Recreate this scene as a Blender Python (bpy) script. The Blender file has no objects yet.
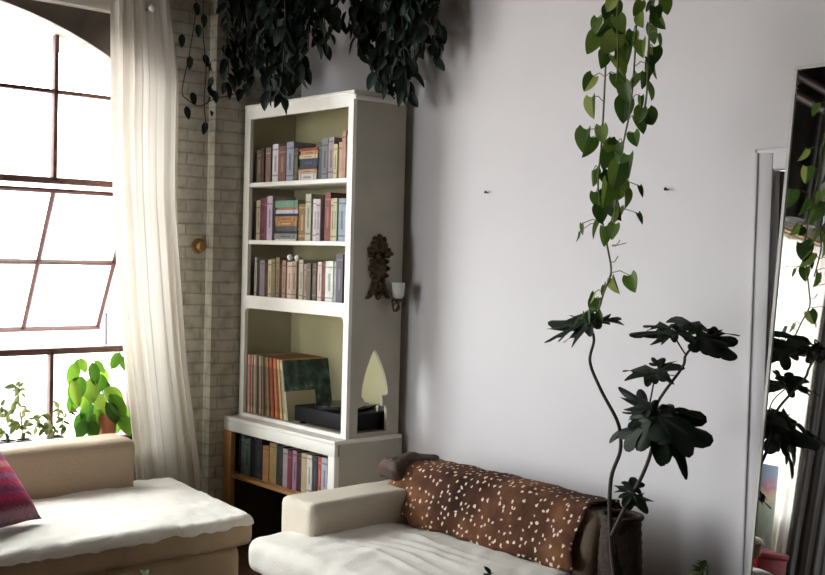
import bpy, bmesh, math, random
from mathutils import Vector, Matrix, noise
rnd = random.Random(7)
S = bpy.context.scene
COL = S.collection
PI = math.pi

# ------------------------------------------------------------------ camera
F = 1110.0
YAW, PIT, ROL = math.radians(41.4), math.radians(1.75), math.radians(1.51)
CAM = Vector((-3.66, -5.14, 1.6))
_f = Vector((math.sin(YAW)*math.cos(PIT), math.cos(YAW)*math.cos(PIT), -math.sin(PIT)))
_r0 = Vector((math.cos(YAW), -math.sin(YAW), 0))
_u0 = _r0.cross(_f)
_r = _r0*math.cos(ROL) + _u0*math.sin(ROL)
_u = -_r0*math.sin(ROL) + _u0*math.cos(ROL)
cam = bpy.data.cameras.new('camera')
cam.sensor_width = 36; cam.lens = F/825*36; cam.clip_start = 0.05; cam.clip_end = 300
co = bpy.data.objects.new('camera', cam); COL.objects.link(co)
co.matrix_world = Matrix(((_r.x, _u.x, -_f.x, CAM.x), (_r.y, _u.y, -_f.y, CAM.y), (_r.z, _u.z, -_f.z, CAM.z), (0, 0, 0, 1)))
S.camera = co
def ray(x, y): return _r*((x-412.5)/F) - _u*((y-287.5)/F) + _f
def onx(x, y, v): d = ray(x, y); return CAM + d*((v-CAM.x)/d.x)
def ony(x, y, v): d = ray(x, y); return CAM + d*((v-CAM.y)/d.y)

# ------------------------------------------------------------------ materials
def srgb(c):
    def g(v):
        v /= 255.0
        return v/12.92 if v <= .04045 else ((v+.055)/1.055)**2.4
    return (g(c[0]), g(c[1]), g(c[2]), 1)
def newmat(name):
    m = bpy.data.materials.new(name); m.use_nodes = True
    nt = m.node_tree; b = nt.nodes['Principled BSDF']
    return m, nt, b
def N(nt, t, **kw):
    n = nt.nodes.new(t)
    for k, v in kw.items():
        if k in n.inputs: n.inputs[k].default_value = v
        else: setattr(n, k, v)
    return n
def ramp(nt, fac, stops):
    r = nt.nodes.new('ShaderNodeValToRGB')
    el = r.color_ramp.elements
    while len(el) < len(stops): el.new(.5)
    for e, (p, c) in zip(el, stops): e.position = p; e.color = c
    nt.links.new(fac, r.inputs[0]); return r
def mat(name, c, rough=.6, var=.12, scale=8, bump=0.0, bscale=60, metal=0.0, spec=.5, sheen=0):
    m, nt, b = newmat(name)
    c = srgb(c)
    tc = N(nt, 'ShaderNodeTexCoord')
    no = N(nt, 'ShaderNodeTexNoise', Scale=scale, Detail=5.0)
    nt.links.new(tc.outputs['Object'], no.inputs['Vector'])
    lo = tuple(max(0, v*(1-var)) for v in c[:3])+(1,); hi = tuple(min(1, v*(1+var)) for v in c[:3])+(1,)
    r = ramp(nt, no.outputs['Fac'], [(.3, lo), (.7, hi)])
    nt.links.new(r.outputs[0], b.inputs['Base Color'])
    b.inputs['Roughness'].default_value = rough; b.inputs['Metallic'].default_value = metal
    b.inputs['Specular IOR Level'].default_value = spec
    if sheen: b.inputs['Sheen Weight'].default_value = sheen
    if bump:
        n2 = N(nt, 'ShaderNodeTexNoise', Scale=bscale, Detail=6.0)
        nt.links.new(tc.outputs['Object'], n2.inputs['Vector'])
        bp = N(nt, 'ShaderNodeBump', Strength=bump, Distance=.01)
        nt.links.new(n2.outputs['Fac'], bp.inputs['Height']); nt.links.new(bp.outputs[0], b.inputs['Normal'])
    return m
_cm = {}
def cmat(c, rough=.65):
    k = tuple(c)
    if k not in _cm: _cm[k] = mat('cover_%02x%02x%02x' % k, c, rough, .15, 30)
    return _cm[k]
M = {}
M['plaster'] = mat('white_plaster', (216, 212, 212), .85, .035, 1.3, .12, 9)
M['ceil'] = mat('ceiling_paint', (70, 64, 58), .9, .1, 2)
M['white'] = mat('white_gloss_paint', (232, 228, 218), .45, .05, 5, .06, 14)
M['whiteshaded'] = mat('shaded_white_paint', (176, 170, 154), .5, .08, 5, .08, 14)  # the white paint darkened for shaded faces turned away from the windows
M['backboard'] = mat('bookcase_back_board', (172, 166, 128), .7, .12, 3)
M['rawwood'] = mat('orange_pine', (176, 128, 78), .55, .25, 6)
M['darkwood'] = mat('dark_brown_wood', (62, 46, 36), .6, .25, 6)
M['spandrel_shade'] = mat('spandrel_shade_brown', (88, 78, 70), .8, .15, 5)  # shade of the backlit spandrel, put into the colour
M['armcover'] = mat('tan_linen', (210, 199, 180), .95, .05, 6, .35, 130)
M['steel'] = mat('rust_brown_steel', (86, 50, 42), .6, .3, 20, .2, 60)
M['steelgrey'] = mat('grey_steel', (110, 108, 106), .5, .2, 10)
M['fabric'] = mat('natural_linen', (176, 156, 130), .95, .05, 6, .35, 130, sheen=.15)
M['fabricwhite'] = mat('white_slipcover', (226, 220, 208), .95, .04, 6, .3, 110, sheen=.15)
M['pages'] = mat('book_pages', (205, 192, 165), .9, .1, 40)
M['black'] = mat('black_plastic', (9, 9, 10), .6, .1, 10, spec=.2)
M['blackmetal'] = mat('dark_metal', (34, 34, 36), .4, .1, 10, metal=.5)
M['chrome'] = mat('brushed_metal', (170, 170, 170), .3, .1, 10, metal=1)
M['vinyl'] = mat('vinyl_black', (14, 14, 15), .25, .1, 10)
M['bronze'] = mat('aged_bronze', (74, 56, 34), .5, .45, 40, .5, 90, metal=.55)
M['brass'] = mat('dull_brass', (150, 118, 70), .45, .3, 30, metal=.5)
M['terracotta'] = mat('terracotta', (176, 110, 78), .8, .15, 12)
M['soil'] = mat('soil', (48, 36, 28), 1, .4, 40, .6, 60)
M['basket'] = mat('dark_wicker', (52, 36, 26), .8, .4, 40, .8, 120)
M['ceramic'] = mat('dark_ceramic', (52, 48, 46), .4, .1, 8)
M['ceramicw'] = mat('pale_ceramic', (200, 196, 188), .4, .06, 8)
M['stem'] = mat('brown_stem', (56, 44, 34), .7, .3, 30)
M['greenstem'] = mat('green_stem', (92, 100, 52), .6, .25, 30)
M['wax'] = mat('candle_wax', (232, 224, 204), .5, .03, 8)
M['ball'] = mat('white_ball', (238, 236, 230), .4, .02, 8)
M['wire'] = mat('wire', (60, 56, 52), .5, .1, 8, metal=.6)
M['pipe'] = mat('dark_pipe', (50, 48, 47), .6, .25, 8)
M['pipegrey'] = mat('grey_pipe', (128, 124, 118), .6, .15, 8)
M['pipered'] = mat('red_brown_pipe', (84, 50, 44), .6, .2, 8)
M['facade'] = mat('pale_facade', (206, 196, 190), .9, .06, .4)
M['facadewin'] = mat('facade_glass', (120, 126, 140), .3, .1, 1)
M['red'] = mat('red_cloth', (150, 34, 44), .9, .15, 10)

def brick_mat(name, c1, c2, mortar, axis='xz'):
    m, nt, b = newmat(name)
    tc = N(nt, 'ShaderNodeTexCoord'); sp = N(nt, 'ShaderNodeSeparateXYZ'); cb = N(nt, 'ShaderNodeCombineXYZ')
    nt.links.new(tc.outputs['Object'], sp.inputs[0])
    ad = N(nt, 'ShaderNodeMath', operation='ADD')
    nt.links.new(sp.outputs[0], ad.inputs[0]); nt.links.new(sp.outputs[1], ad.inputs[1])
    nt.links.new(ad.outputs[0], cb.inputs[0]); nt.links.new(sp.outputs[2], cb.inputs[1])
    wob = N(nt, 'ShaderNodeTexNoise', Scale=9.0, Detail=3.0); nt.links.new(tc.outputs['Object'], wob.inputs['Vector'])
    wm = N(nt, 'ShaderNodeVectorMath', operation='MULTIPLY_ADD')
    nt.links.new(wob.outputs['Color'], wm.inputs[0]); wm.inputs[1].default_value = (.014, .014, 0); nt.links.new(cb.outputs[0], wm.inputs[2])
    br = N(nt, 'ShaderNodeTexBrick', Scale=1.0)
    br.inputs['Brick Width'].default_value = .2; br.inputs['Row Height'].default_value = .062
    br.inputs['Mortar Size'].default_value = .006; br.inputs['Mortar Smooth'].default_value = .5
    br.inputs['Color1'].default_value = srgb(c1); br.inputs['Color2'].default_value = srgb(c2); br.inputs['Mortar'].default_value = srgb(mortar)
    nt.links.new(wm.outputs[0], br.inputs['Vector'])
    n2 = N(nt, 'ShaderNodeTexNoise', Scale=14.0, Detail=7.0); nt.links.new(tc.outputs['Object'], n2.inputs['Vector'])
    r = ramp(nt, n2.outputs['Fac'], [(.3, (.62, .6, .56, 1)), (.55, (1, 1, 1, 1))])
    mx = N(nt, 'ShaderNodeMix', data_type='RGBA', blend_type='MULTIPLY'); mx.inputs[0].default_value = .8
    nt.links.new(br.outputs['Color'], mx.inputs[6]); nt.links.new(r.outputs[0], mx.inputs[7])
    nt.links.new(mx.outputs[2], b.inputs['Base Color']); b.inputs['Roughness'].default_value = .8
    ma = N(nt, 'ShaderNodeMath', operation='MULTIPLY_ADD'); nt.links.new(br.outputs['Fac'], ma.inputs[0]); ma.inputs[1].default_value = -.8
    nt.links.new(n2.outputs['Fac'], ma.inputs[2])
    bp = N(nt, 'ShaderNodeBump', Strength=.65, Distance=.012)
    nt.links.new(ma.outputs[0], bp.inputs['Height']); nt.links.new(bp.outputs[0], b.inputs['Normal'])
    return m
M['brick'] = brick_mat('painted_brick', (196, 190, 176), (188, 182, 168), (172, 166, 152))

def plank_mat():
    m, nt, b = newmat('floor_boards')
    tc = N(nt, 'ShaderNodeTexCoord')
    br = N(nt, 'ShaderNodeTexBrick', Scale=1.0)
    br.inputs['Brick Width'].default_value = 2.2; br.inputs['Row Height'].default_value = .13; br.inputs['Mortar Size'].default_value = .003
    br.inputs['Color1'].default_value = srgb((120, 88, 62)); br.inputs['Color2'].default_value = srgb((98, 72, 52)); br.inputs['Mortar'].default_value = srgb((38, 28, 22))
    nt.links.new(tc.outputs['Object'], br.inputs['Vector'])
    nt.links.new(br.outputs['Color'], b.inputs['Base Color']); b.inputs['Roughness'].default_value = .45
    return m
M['floor'] = plank_mat()

def leaf_mat(name, stops, rough=.45, trans=.35):
    m, nt, b = newmat(name)
    g = N(nt, 'ShaderNodeNewGeometry')
    r = ramp(nt, g.outputs['Random Per Island'], [(p, srgb(c)) for p, c in stops])
    nt.links.new(r.outputs[0], b.inputs['Base Color']); b.inputs['Roughness'].default_value = rough
    b.inputs['Specular IOR Level'].default_value = .22
    t = N(nt, 'ShaderNodeBsdfTranslucent'); nt.links.new(r.outputs[0], t.inputs[0])
    mx = N(nt, 'ShaderNodeMixShader'); mx.inputs[0].default_value = trans
    nt.links.new(b.outputs[0], mx.inputs[1]); nt.links.new(t.outputs[0], mx.inputs[2])
    nt.links.new(mx.outputs[0], nt.nodes['Material Output'].inputs[0])
    return m
M['pothos'] = leaf_mat('pothos_leaf', [(0, (40, 62, 28)), (.5, (74, 104, 42)), (.85, (112, 136, 58)), (1, (160, 172, 90))])
M['fig'] = leaf_mat('fig_leaf', [(0, (20, 28, 20)), (.6, (28, 38, 26)), (1, (40, 52, 32))], .6, .10)
M['ivy'] = leaf_mat('dark_trailing_leaf', [(0, (16, 22, 18)), (.75, (26, 36, 28)), (1, (64, 80, 68))], .55, .12)
M['bright'] = leaf_mat('bright_leaf', [(0, (40, 72, 26)), (.4, (84, 128, 36)), (.8, (118, 156, 50)), (1, (150, 176, 70))], .5, .42)
M['dull'] = leaf_mat('dull_leaf', [(0, (66, 78, 40)), (.5, (96, 106, 56)), (1, (126, 130, 80))], .5, .35)
M['pale'] = leaf_mat('pale_leaf', [(0, (120, 140, 100)), (1, (196, 206, 180))], .5, .3)

def curtain_mat(name, c, tr):
    m, nt, b = newmat(name)
    b.inputs['Base Color'].default_value = srgb(c); b.inputs['Roughness'].default_value = .95
    t = N(nt, 'ShaderNodeBsdfTranslucent'); t.inputs[0].default_value = srgb(c)
    mx = N(nt, 'ShaderNodeMixShader'); mx.inputs[0].default_value = tr
    nt.links.new(b.outputs[0], mx.inputs[1]); nt.links.new(t.outputs[0], mx.inputs[2])
    nt.links.new(mx.outputs[0], nt.nodes['Material Output'].inputs[0])
    return m
M['curtain'] = curtain_mat('cream_curtain', (230, 224, 213), .27)
M['sheer'] = curtain_mat('sheer_curtain', (244, 240, 234), .42)

def glass_mat(name, tint=(1, 1, 1, 1), gloss=.07, frost=0):
    m, nt, b = newmat(name)
    t = N(nt, 'ShaderNodeBsdfTransparent'); t.inputs[0].default_value = tint
    g = N(nt, 'ShaderNodeBsdfGlossy'); g.inputs['Roughness'].default_value = .02
    mx = N(nt, 'ShaderNodeMixShader'); mx.inputs[0].default_value = gloss
    nt.links.new(t.outputs[0], mx.inputs[1]); nt.links.new(g.outputs[0], mx.inputs[2]); out = mx
    if frost:
        d = N(nt, 'ShaderNodeBsdfDiffuse'); d.inputs[0].default_value = (.9, .9, .86, 1)
        m2 = N(nt, 'ShaderNodeMixShader'); m2.inputs[0].default_value = frost
        nt.links.new(mx.outputs[0], m2.inputs[1]); nt.links.new(d.outputs[0], m2.inputs[2]); out = m2
    nt.links.new(out.outputs[0], nt.nodes['Material Output'].inputs[0])
    return m
M['glass'] = glass_mat('window_glass', (.96, .97, .97, 1), .05)
M['frost'] = glass_mat('frosted_cup', (.95, .95, .92, 1), .08, .55)
m, nt, b = newmat('mirror_silver'); b.inputs['Metallic'].default_value = 1; b.inputs['Roughness'].default_value = .015; b.inputs['Base Color'].default_value = (.86, .87, .86, 1); M['mirror'] = m

def hide_mat():
    m, nt, b = newmat('spotted_hide')
    tc = N(nt, 'ShaderNodeTexCoord')
    n1 = N(nt, 'ShaderNodeTexNoise', Scale=5.0, Detail=6.0); nt.links.new(tc.outputs['Object'], n1.inputs['Vector'])
    base = ramp(nt, n1.outputs['Fac'], [(.3, srgb((50, 30, 22))), (.5, srgb((84, 54, 40))), (.72, srgb((130, 88, 58)))])
    n2 = N(nt, 'ShaderNodeTexNoise', Scale=60.0, Detail=2.0); nt.links.new(tc.outputs['Object'], n2.inputs['Vector'])
    vm = N(nt, 'ShaderNodeVectorMath', operation='MULTIPLY_ADD'); nt.links.new(n2.outputs['Color'], vm.inputs[0]); vm.inputs[1].default_value = (.02,)*3
    nt.links.new(tc.outputs['UV'], vm.inputs[2])
    v = N(nt, 'ShaderNodeTexVoronoi', Scale=33.0, voronoi_dimensions='2D'); v.inputs['Randomness'].default_value = .85
    nt.links.new(vm.outputs[0], v.inputs['Vector'])
    r = ramp(nt, v.outputs['Distance'], [(.13, (1, 1, 1, 1)), (.22, (0, 0, 0, 1))])
    # not every cell carries a spot
    sx = N(nt, 'ShaderNodeSeparateXYZ'); nt.links.new(v.outputs['Color'], sx.inputs[0])
    gt = N(nt, 'ShaderNodeMath', operation='GREATER_THAN'); nt.links.new(sx.outputs[0], gt.inputs[0]); gt.inputs[1].default_value = .3
    ml = N(nt, 'ShaderNodeMath', operation='MULTIPLY'); nt.links.new(r.outputs[0], ml.inputs[0]); nt.links.new(gt.outputs[0], ml.inputs[1])
    mx = N(nt, 'ShaderNodeMix', data_type='RGBA'); nt.links.new(ml.outputs[0], mx.inputs[0])
    nt.links.new(base.outputs[0], mx.inputs[6]); mx.inputs[7].default_value = srgb((226, 204, 178))
    nt.links.new(mx.outputs[2], b.inputs['Base Color']); b.inputs['Roughness'].default_value = .9; b.inputs['Specular IOR Level'].default_value = .12
    n3 = N(nt, 'ShaderNodeTexNoise', Scale=150.0, Detail=3.0); nt.links.new(tc.outputs['Object'], n3.inputs['Vector'])
    bp = N(nt, 'ShaderNodeBump', Strength=.4, Distance=.01); nt.links.new(n3.outputs['Fac'], bp.inputs['Height']); nt.links.new(bp.outputs[0], b.inputs['Normal'])
    return m
M['hide'] = hide_mat()
M['hidehead'] = mat('dark_hide', (64, 44, 32), .7, .5, 16, .4, 120)

def stripe_mat():
    m, nt, b = newmat('pink_striped_weave')
    tc = N(nt, 'ShaderNodeTexCoord'); sp = N(nt, 'ShaderNodeSeparateXYZ'); nt.links.new(tc.outputs['Object'], sp.inputs[0])
    n = N(nt, 'ShaderNodeTexNoise', Scale=70.0, Detail=3.0); nt.links.new(tc.outputs['Object'], n.inputs['Vector'])
    a = N(nt, 'ShaderNodeMath', operation='MULTIPLY_ADD'); nt.links.new(n.outputs['Fac'], a.inputs[0]); a.inputs[1].default_value = .05; nt.links.new(sp.outputs[2], a.inputs[2])
    k = N(nt, 'ShaderNodeMapRange'); nt.links.new(a.outputs[0], k.inputs[0]); k.inputs[1].default_value = -.17; k.inputs[2].default_value = .22
    cs = [(112, 84, 96), (150, 110, 120), (120, 40, 70), (176, 40, 84), (120, 50, 92), (196, 60, 100), (168, 96, 136), (190, 34, 70), (206, 120, 120), (150, 40, 90), (120, 70, 120), (90, 60, 110)]
    r = ramp(nt, k.outputs[0], [(i/len(cs), srgb(c)) for i, c in enumerate(cs)])
    r.color_ramp.interpolation = 'EASE'
    nt.links.new(r.outputs[0], b.inputs['Base Color']); b.inputs['Roughness'].default_value = .95
    bp = N(nt, 'ShaderNodeBump', Strength=.5, Distance=.01); nt.links.new(n.outputs['Fac'], bp.inputs['Height']); nt.links.new(bp.outputs[0], b.inputs['Normal'])
    return m
M['stripe'] = stripe_mat()

# ------------------------------------------------------------------ mesh helpers
class MB:
    def __init__(s): s.v = []; s.f = []; s.m = []; s.uv = None
    def add(s, vs, fs, m=0):
        o = len(s.v); s.v += [Vector(v) for v in vs]
        for f in fs: s.f.append([i+o for i in f]); s.m.append(m)
        return o
    def box(s, a, b, m=0, bev=0.0, seg=2, mtx=None):
        bm = bmesh.new(); bmesh.ops.create_cube(bm, size=1)
        a, b = Vector(a), Vector(b); c = (a+b)/2; d = b-a
        for v in bm.verts: v.co = Vector((v.co.x*d.x, v.co.y*d.y, v.co.z*d.z)) + c
        if bev: bmesh.ops.bevel(bm, geom=bm.edges[:], offset=min(bev, min(abs(d.x), abs(d.y), abs(d.z))*.45), segments=seg, profile=.5, affect='EDGES')
        s.frombm(bm, m, mtx); return s
    def frombm(s, bm, m=0, mtx=None):
        bm.verts.index_update()
        s.add([(mtx @ v.co if mtx else v.co) for v in bm.verts], [[v.index for v in f.verts] for f in bm.faces], m); bm.free()
    def tube(s, pts, r, m=0, n=8, cap=True):
        pts = [Vector(p) for p in pts]; k = len(pts)
        rs = r if isinstance(r, (list, tuple)) else [r]*k
        vs = []; prev = None
        for i, p in enumerate(pts):
            t = (pts[min(i+1, k-1)]-pts[max(i-1, 0)]).normalized()
            if prev is None:
                a = Vector((0, 0, 1)) if abs(t.z) < .9 else Vector((1, 0, 0)); u = t.cross(a).normalized()
            else:
                u = (prev - t*prev.dot(t)).normalized()
            prev = u; w = t.cross(u)
            for j in range(n):
                an = 2*PI*j/n; vs.append(p + (u*math.cos(an)+w*math.sin(an))*rs[i])
        fs = [[i*n+j, i*n+(j+1) % n, (i+1)*n+(j+1) % n, (i+1)*n+j] for i in range(k-1) for j in range(n)]
        if cap: fs += [list(range(n))[::-1], [(k-1)*n+j for j in range(n)]]
        s.add(vs, fs, m); return s
    def lathe(s, prof, c=(0, 0, 0), n=24, m=0, mtx=None):
        vs = []; c = Vector(c)
        for r, z in prof:
            for j in range(n):
                a = 2*PI*j/n; v = Vector((max(r, 1e-4)*math.cos(a), max(r, 1e-4)*math.sin(a), z))
                vs.append((mtx @ v if mtx else v) + c)
        fs = [[i*n+j, i*n+(j+1) % n, (i+1)*n+(j+1) % n, (i+1)*n+j] for i in range(len(prof)-1) for j in range(n)]
        s.add(vs, fs, m); return s
    def ell(s, c, r, m=0, seg=12, mtx=None):
        bm = bmesh.new(); bmesh.ops.create_uvsphere(bm, u_segments=seg, v_segments=max(6, seg*2//3), radius=1)
        c = Vector(c)
        for v in bm.verts:
            p = Vector((v.co.x*r[0], v.co.y*r[1], v.co.z*r[2]))
            v.co = (mtx @ p if mtx else p) + c
        s.frombm(bm, m); return s
    def build(s, name, mats, parent=None, smooth=True, ang=40, uv=None):
        me = bpy.data.meshes.new(name)
        me.from_pydata([tuple(v) for v in s.v], [], s.f)
        for mm in (mats if isinstance(mats, (list, tuple)) else [mats]): me.materials.append(mm)
        me.polygons.foreach_set('material_index', s.m)
        bm = bmesh.new(); bm.from_mesh(me); bmesh.ops.recalc_face_normals(bm, faces=bm.faces[:]); bm.to_mesh(me); bm.free()
        if smooth:
            me.polygons.foreach_set('use_smooth', [True]*len(me.polygons))
            me.set_sharp_from_angle(angle=math.radians(ang))
        if uv:
            l = me.uv_layers.new(name='UVMap')
            for lp in me.loops: l.data[lp.index].uv = uv[lp.vertex_index]
        me.update()
        o = bpy.data.objects.new(name, me); COL.objects.link(o)
        if parent: o.parent = parent; o.matrix_parent_inverse = Matrix.Translation(parent.location).inverted() if parent.type == 'EMPTY' else Matrix()
        return o
def T(o, label, cat, group=None):
    o['label'] = label; o['category'] = cat
    if group: o['group'] = group
    return o
def thing(name, loc, label, cat, group=None):
    o = bpy.data.objects.new(name, None); COL.objects.link(o); o.location = loc; o.empty_display_size = .1
    return T(o, label, cat, group)
def struct(o): o['kind'] = 'structure'; return o
def prism(outline, holes, d0, d1, plane, m=0):
    """filled outline with holes, extruded between d0 and d1; plane 'xz' (depth y) or 'yz' (depth x)"""
    cu = bpy.data.curves.new('tmp', 'CURVE'); cu.dimensions = '2D'; cu.fill_mode = 'BOTH'; cu.extrude = abs(d1-d0)/2
    for pts in [outline]+holes:
        sp = cu.splines.new('POLY'); sp.points.add(len(pts)-1)
        for p, q in zip(sp.points, pts): p.co = (q[0], q[1], 0, 1)
        sp.use_cyclic_u = True
    o = bpy.data.objects.new('tmp', cu); COL.objects.link(o)
    dg = bpy.context.evaluated_depsgraph_get(); me = bpy.data.meshes.new_from_object(o.evaluated_get(dg))
    mid = (d0+d1)/2; mb = MB()
    vs = [((v.co.x, mid+v.co.z, v.co.y) if plane == 'xz' else (mid+v.co.z, v.co.x, v.co.y)) for v in me.vertices]
    mb.add(vs, [list(p.vertices) for p in me.polygons], m)
    bpy.data.objects.remove(o); bpy.data.curves.remove(cu); bpy.data.meshes.remove(me)
    bm = bmesh.new(); t = bpy.data.meshes.new('t'); t.from_pydata([tuple(v) for v in mb.v], [], mb.f); bm.from_mesh(t)
    bmesh.ops.remove_doubles(bm, verts=bm.verts[:], dist=1e-5)
    out = MB(); out.frombm(bm, m); bpy.data.meshes.remove(t)
    return out
def softbox(a, b, r, div=(20, 20, 6), crown=0.0, amp=0.0, fr=4.0, seed=0, fn=None):
    """upholstered block: rounded box with a crowned top and creases"""
    a, b = Vector(a), Vector(b); mb = MB(); idx = {}
    nx, ny, nz = div
    def vert(i, j, k):
        key = (i, j, k)
        if key in idx: return idx[key]
        p = Vector((a.x+(b.x-a.x)*i/nx, a.y+(b.y-a.y)*j/ny, a.z+(b.z-a.z)*k/nz))
        q = Vector(tuple(min(max(p[t], a[t]+r), b[t]-r) for t in range(3)))
        d = p-q; n = d.normalized() if d.length > 1e-9 else Vector((0, 0, 1))
        w = q + n*r if d.length > 1e-9 else p
        u, v = 2*i/nx-1, 2*j/ny-1
        w.z += crown*(1-u**4)*(1-v**4)*(k/nz)
        if amp:
            s = noise.noise(Vector((w.x*fr+seed, w.y*fr, w.z*fr)))*amp + noise.noise(Vector((w.x*fr*3.1, w.y*fr*3.1+seed, w.z*fr*3.1)))*amp*.45
            w += n*s
        if fn: w = fn(w)
        mb.v.append(w); idx[key] = len(mb.v)-1; return idx[key]
    def quad(*ks): mb.f.append([vert(*k) for k in ks]); mb.m.append(0)
    for i in range(nx):
        for j in range(ny):
            for k in (0, nz): quad((i, j, k), (i+1, j, k), (i+1, j+1, k), (i, j+1, k))
    for i in range(nx):
        for k in range(nz):
            for j in (0, ny): quad((i, j, k), (i+1, j, k), (i+1, j, k+1), (i, j, k+1))
    for j in range(ny):
        for k in range(nz):
            for i in (0, nx): quad((i, j, k), (i, j+1, k), (i, j+1, k+1), (i, j, k+1))
    return mb
def frame_of(d, up=Vector((0, 0, 1)), roll=0):
    """matrix whose Y axis is d (leaf direction) and Z roughly up"""
    y = d.normalized(); x = y.cross(up)
    if x.length < 1e-3: x = y.cross(Vector((1, 0, 0)))
    x.normalize(); z = x.cross(y)
    return Matrix((x, y, z)).transposed() @ Matrix.Rotation(roll, 3, 'Y')
def blade(mb, base, d, ln, wd, kind='lance', m=0, up=Vector((0, 0, 1)), roll=0, curl=.25, fold=.18):
    R = frame_of(d, up, roll); n = 7; vs = []; fs = []
    for i in range(n+1):
        t = i/n
        if kind == 'heart': w = (math.sin(PI*min(1, (t*.93+.07))**.62))**.75 if t < 1 else 0
        elif kind == 'oval': w = math.sin(PI*t**.85)**.7 if 0 < t < 1 else 0
        else: w = math.sin(PI*t**.72) if 0 < t < 1 else 0
        w *= wd/2
        for s in (-1, -.5, 0, .5, 1):
            y = t*ln - (abs(s)**2*.16*ln*(1-t)**3 if kind == 'heart' else 0)
            z = fold*abs(s)*w*2 - curl*ln*t*t
            vs.append(base + R @ Vector((s*w, y, z)))
    for i in range(n):
        for j in range(4): fs.append([i*5+j, i*5+j+1, (i+1)*5+j+1, (i+1)*5+j])
    mb.add(vs, fs, m)
def lobed(mb, base, d, ln, wd, m=0, up=Vector((0, 0, 1)), roll=0, curl=.3, seed=0):
    """fig leaf: five rounded lobes fanning out of the stalk"""
    R = frame_of(d, up, roll); na, nr = 44, 4
    lobes = [(0, 1.0, .5), (.95, .86, .42), (-.95, .84, .42), (1.95, .6, .42), (-1.95, .6, .42)]
    vs = [base.copy()]; fs = []
    for k in range(1, nr+1):
        for j in range(na):
            th = -2.75 + 5.5*j/(na-1)
            r = .26
            for a, L, wv in lobes:
                e = (th-a)/wv
                r = max(r, L*math.exp(-(e*e)*.62)) if abs(e) < 2.6 else r
            r = r*.92 + .05
            q = k/nr
            x = math.sin(th)*r*q*wd*.62; y = math.cos(th)*r*q*ln*.86 + .10*ln*q
            rr = math.hypot(x/wd, y/ln)
            z = -curl*ln*rr*rr + .06*ln*math.cos(th*6.3+seed)*q*q
            vs.append(base + R @ Vector((x, y, z)))
    for j in range(na-1): fs.append([0, 1+j, 2+j])
    for k in range(nr-1):
        for j in range(na-1):
            o = 1+k*na+j; fs.append([o, o+na, o+na+1, o+1])
    mb.add(vs, fs, m)
def spline(pts, n=6):
    pts = [Vector(p) for p in pts]; out = []
    for i in range(len(pts)-1):
        p0, p1, p2, p3 = pts[max(i-1, 0)], pts[i], pts[i+1], pts[min(i+2, len(pts)-1)]
        for k in range(n):
            t = k/n
            out.append(.5*((2*p1)+(p2-p0)*t+(2*p0-5*p1+4*p2-p3)*t*t+(3*p1-p0-3*p2+p3)*t**3))
    out.append(pts[-1]); return out

# ------------------------------------------------------------------ the room
CEIL = 5.0
X0, Y0 = -8.0, -8.5
mb = MB(); mb.box((X0, Y0, -.1), (.3, .6, 0)); struct(mb.build('floor', M['floor'], smooth=False))
mb = MB(); mb.box((X0, Y0, CEIL), (.3, .6, CEIL+.1)); struct(mb.build('ceiling', M['ceil'], smooth=False))
def arch(x0, x1, zb, ztop, R, n=24):
    cx = (x0+x1)/2; h = (x1-x0)/2; a = math.asin(h/R)
    pts = [(x0, zb), (x1, zb)]
    for i in range(n+1):
        t = a - 2*a*i/n
        pts.append((cx+R*math.sin(t), ztop-R*(1-math.cos(t))))
    return pts
W3A, W3B, W3C, W3D = -1.7, .3, -.12, 2.9
WX0, WX1, WZB, WZT, WR = -3.16, -.9, .55, 2.761, 1.96
W2X0, W2X1, W2ZT = -5.15, -3.72, 2.80
h1 = arch(WX0, WX1, WZB, WZT, WR)
h2 = [(W2X0, WZB), (W2X1, WZB), (W2X1, W2ZT), (W2X0, W2ZT)]
w = prism([(X0, 0), (.3, 0), (.3, CEIL), (X0, CEIL)], [h1, h2], .07, .42, 'xz')
wall_left = struct(w.build('wall_left', M['brick'], smooth=False))
mb = MB(); mb.box((-.552, 0, 0), (0, .07, CEIL)); mb.build('pilaster', M['brick'], wall_left, smooth=False)
# right wall with the doorway
dy0, dy1, dz = -3.86, -2.968, 1.94
w = prism([(Y0, 0), (.07, 0), (.07, CEIL), (Y0, CEIL)], [[(dy0, -.0), (dy1, -.0), (dy1, dz), (dy0, dz)]] if False else [[(dy0, .004), (dy1, .004), (dy1, dz), (dy0, dz)]], 0, .3, 'yz')
wall_right = struct(w.build('wall_right', [M['plaster'], M['ceil']], smooth=False))
mb = MB(); mb.box((-.03, Y0+.01, .001), (-.0005, -4.05, CEIL-.001)); mb.build('bounce_blocker', M['darkwood'], wall_right, smooth=False)  # unseen dark sheet added to cut light bouncing off this wall
mb = MB()
mb.box((-.022, -2.968, 0), (0, -2.898, dz+.07), bev=.004); mb.box((-.022, -3.93, 0), (0, -3.86, dz+.07), bev=.004)
mb.box((-.022, -3.86, dz), (0, -2.968, dz+.07), bev=.004)
mb.box((-.028, -2.91, 0), (0, -2.896, dz+.075), bev=.003); mb.box((-.028, -3.93, dz+.06), (0, -2.896, dz+.075), bev=.003)
struct(mb.build('trim_1', M['plaster']))
mb = MB(); mb.box((.02, dy0+.005, .006), (.06, dy1-.005, dz-.005), bev=.003)
for a_, b_ in ((-3.78, -3.46), (-3.38, -3.05)):
    for z0, z1 in ((.15, .85), (1.0, 1.8)): mb.box((.012, a_, z0), (.02, b_, z1), bev=.006)
door = struct(mb.build('door_1', M['darkwood']))
mb = MB(); mb.ell((-.012, -3.03, .95), (.022, .025, .025)); mb.tube([(-.01, -3.03, .95), (.02, -3.03, .95)], .01); mb.build('handle', M['brass'], door)
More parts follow.
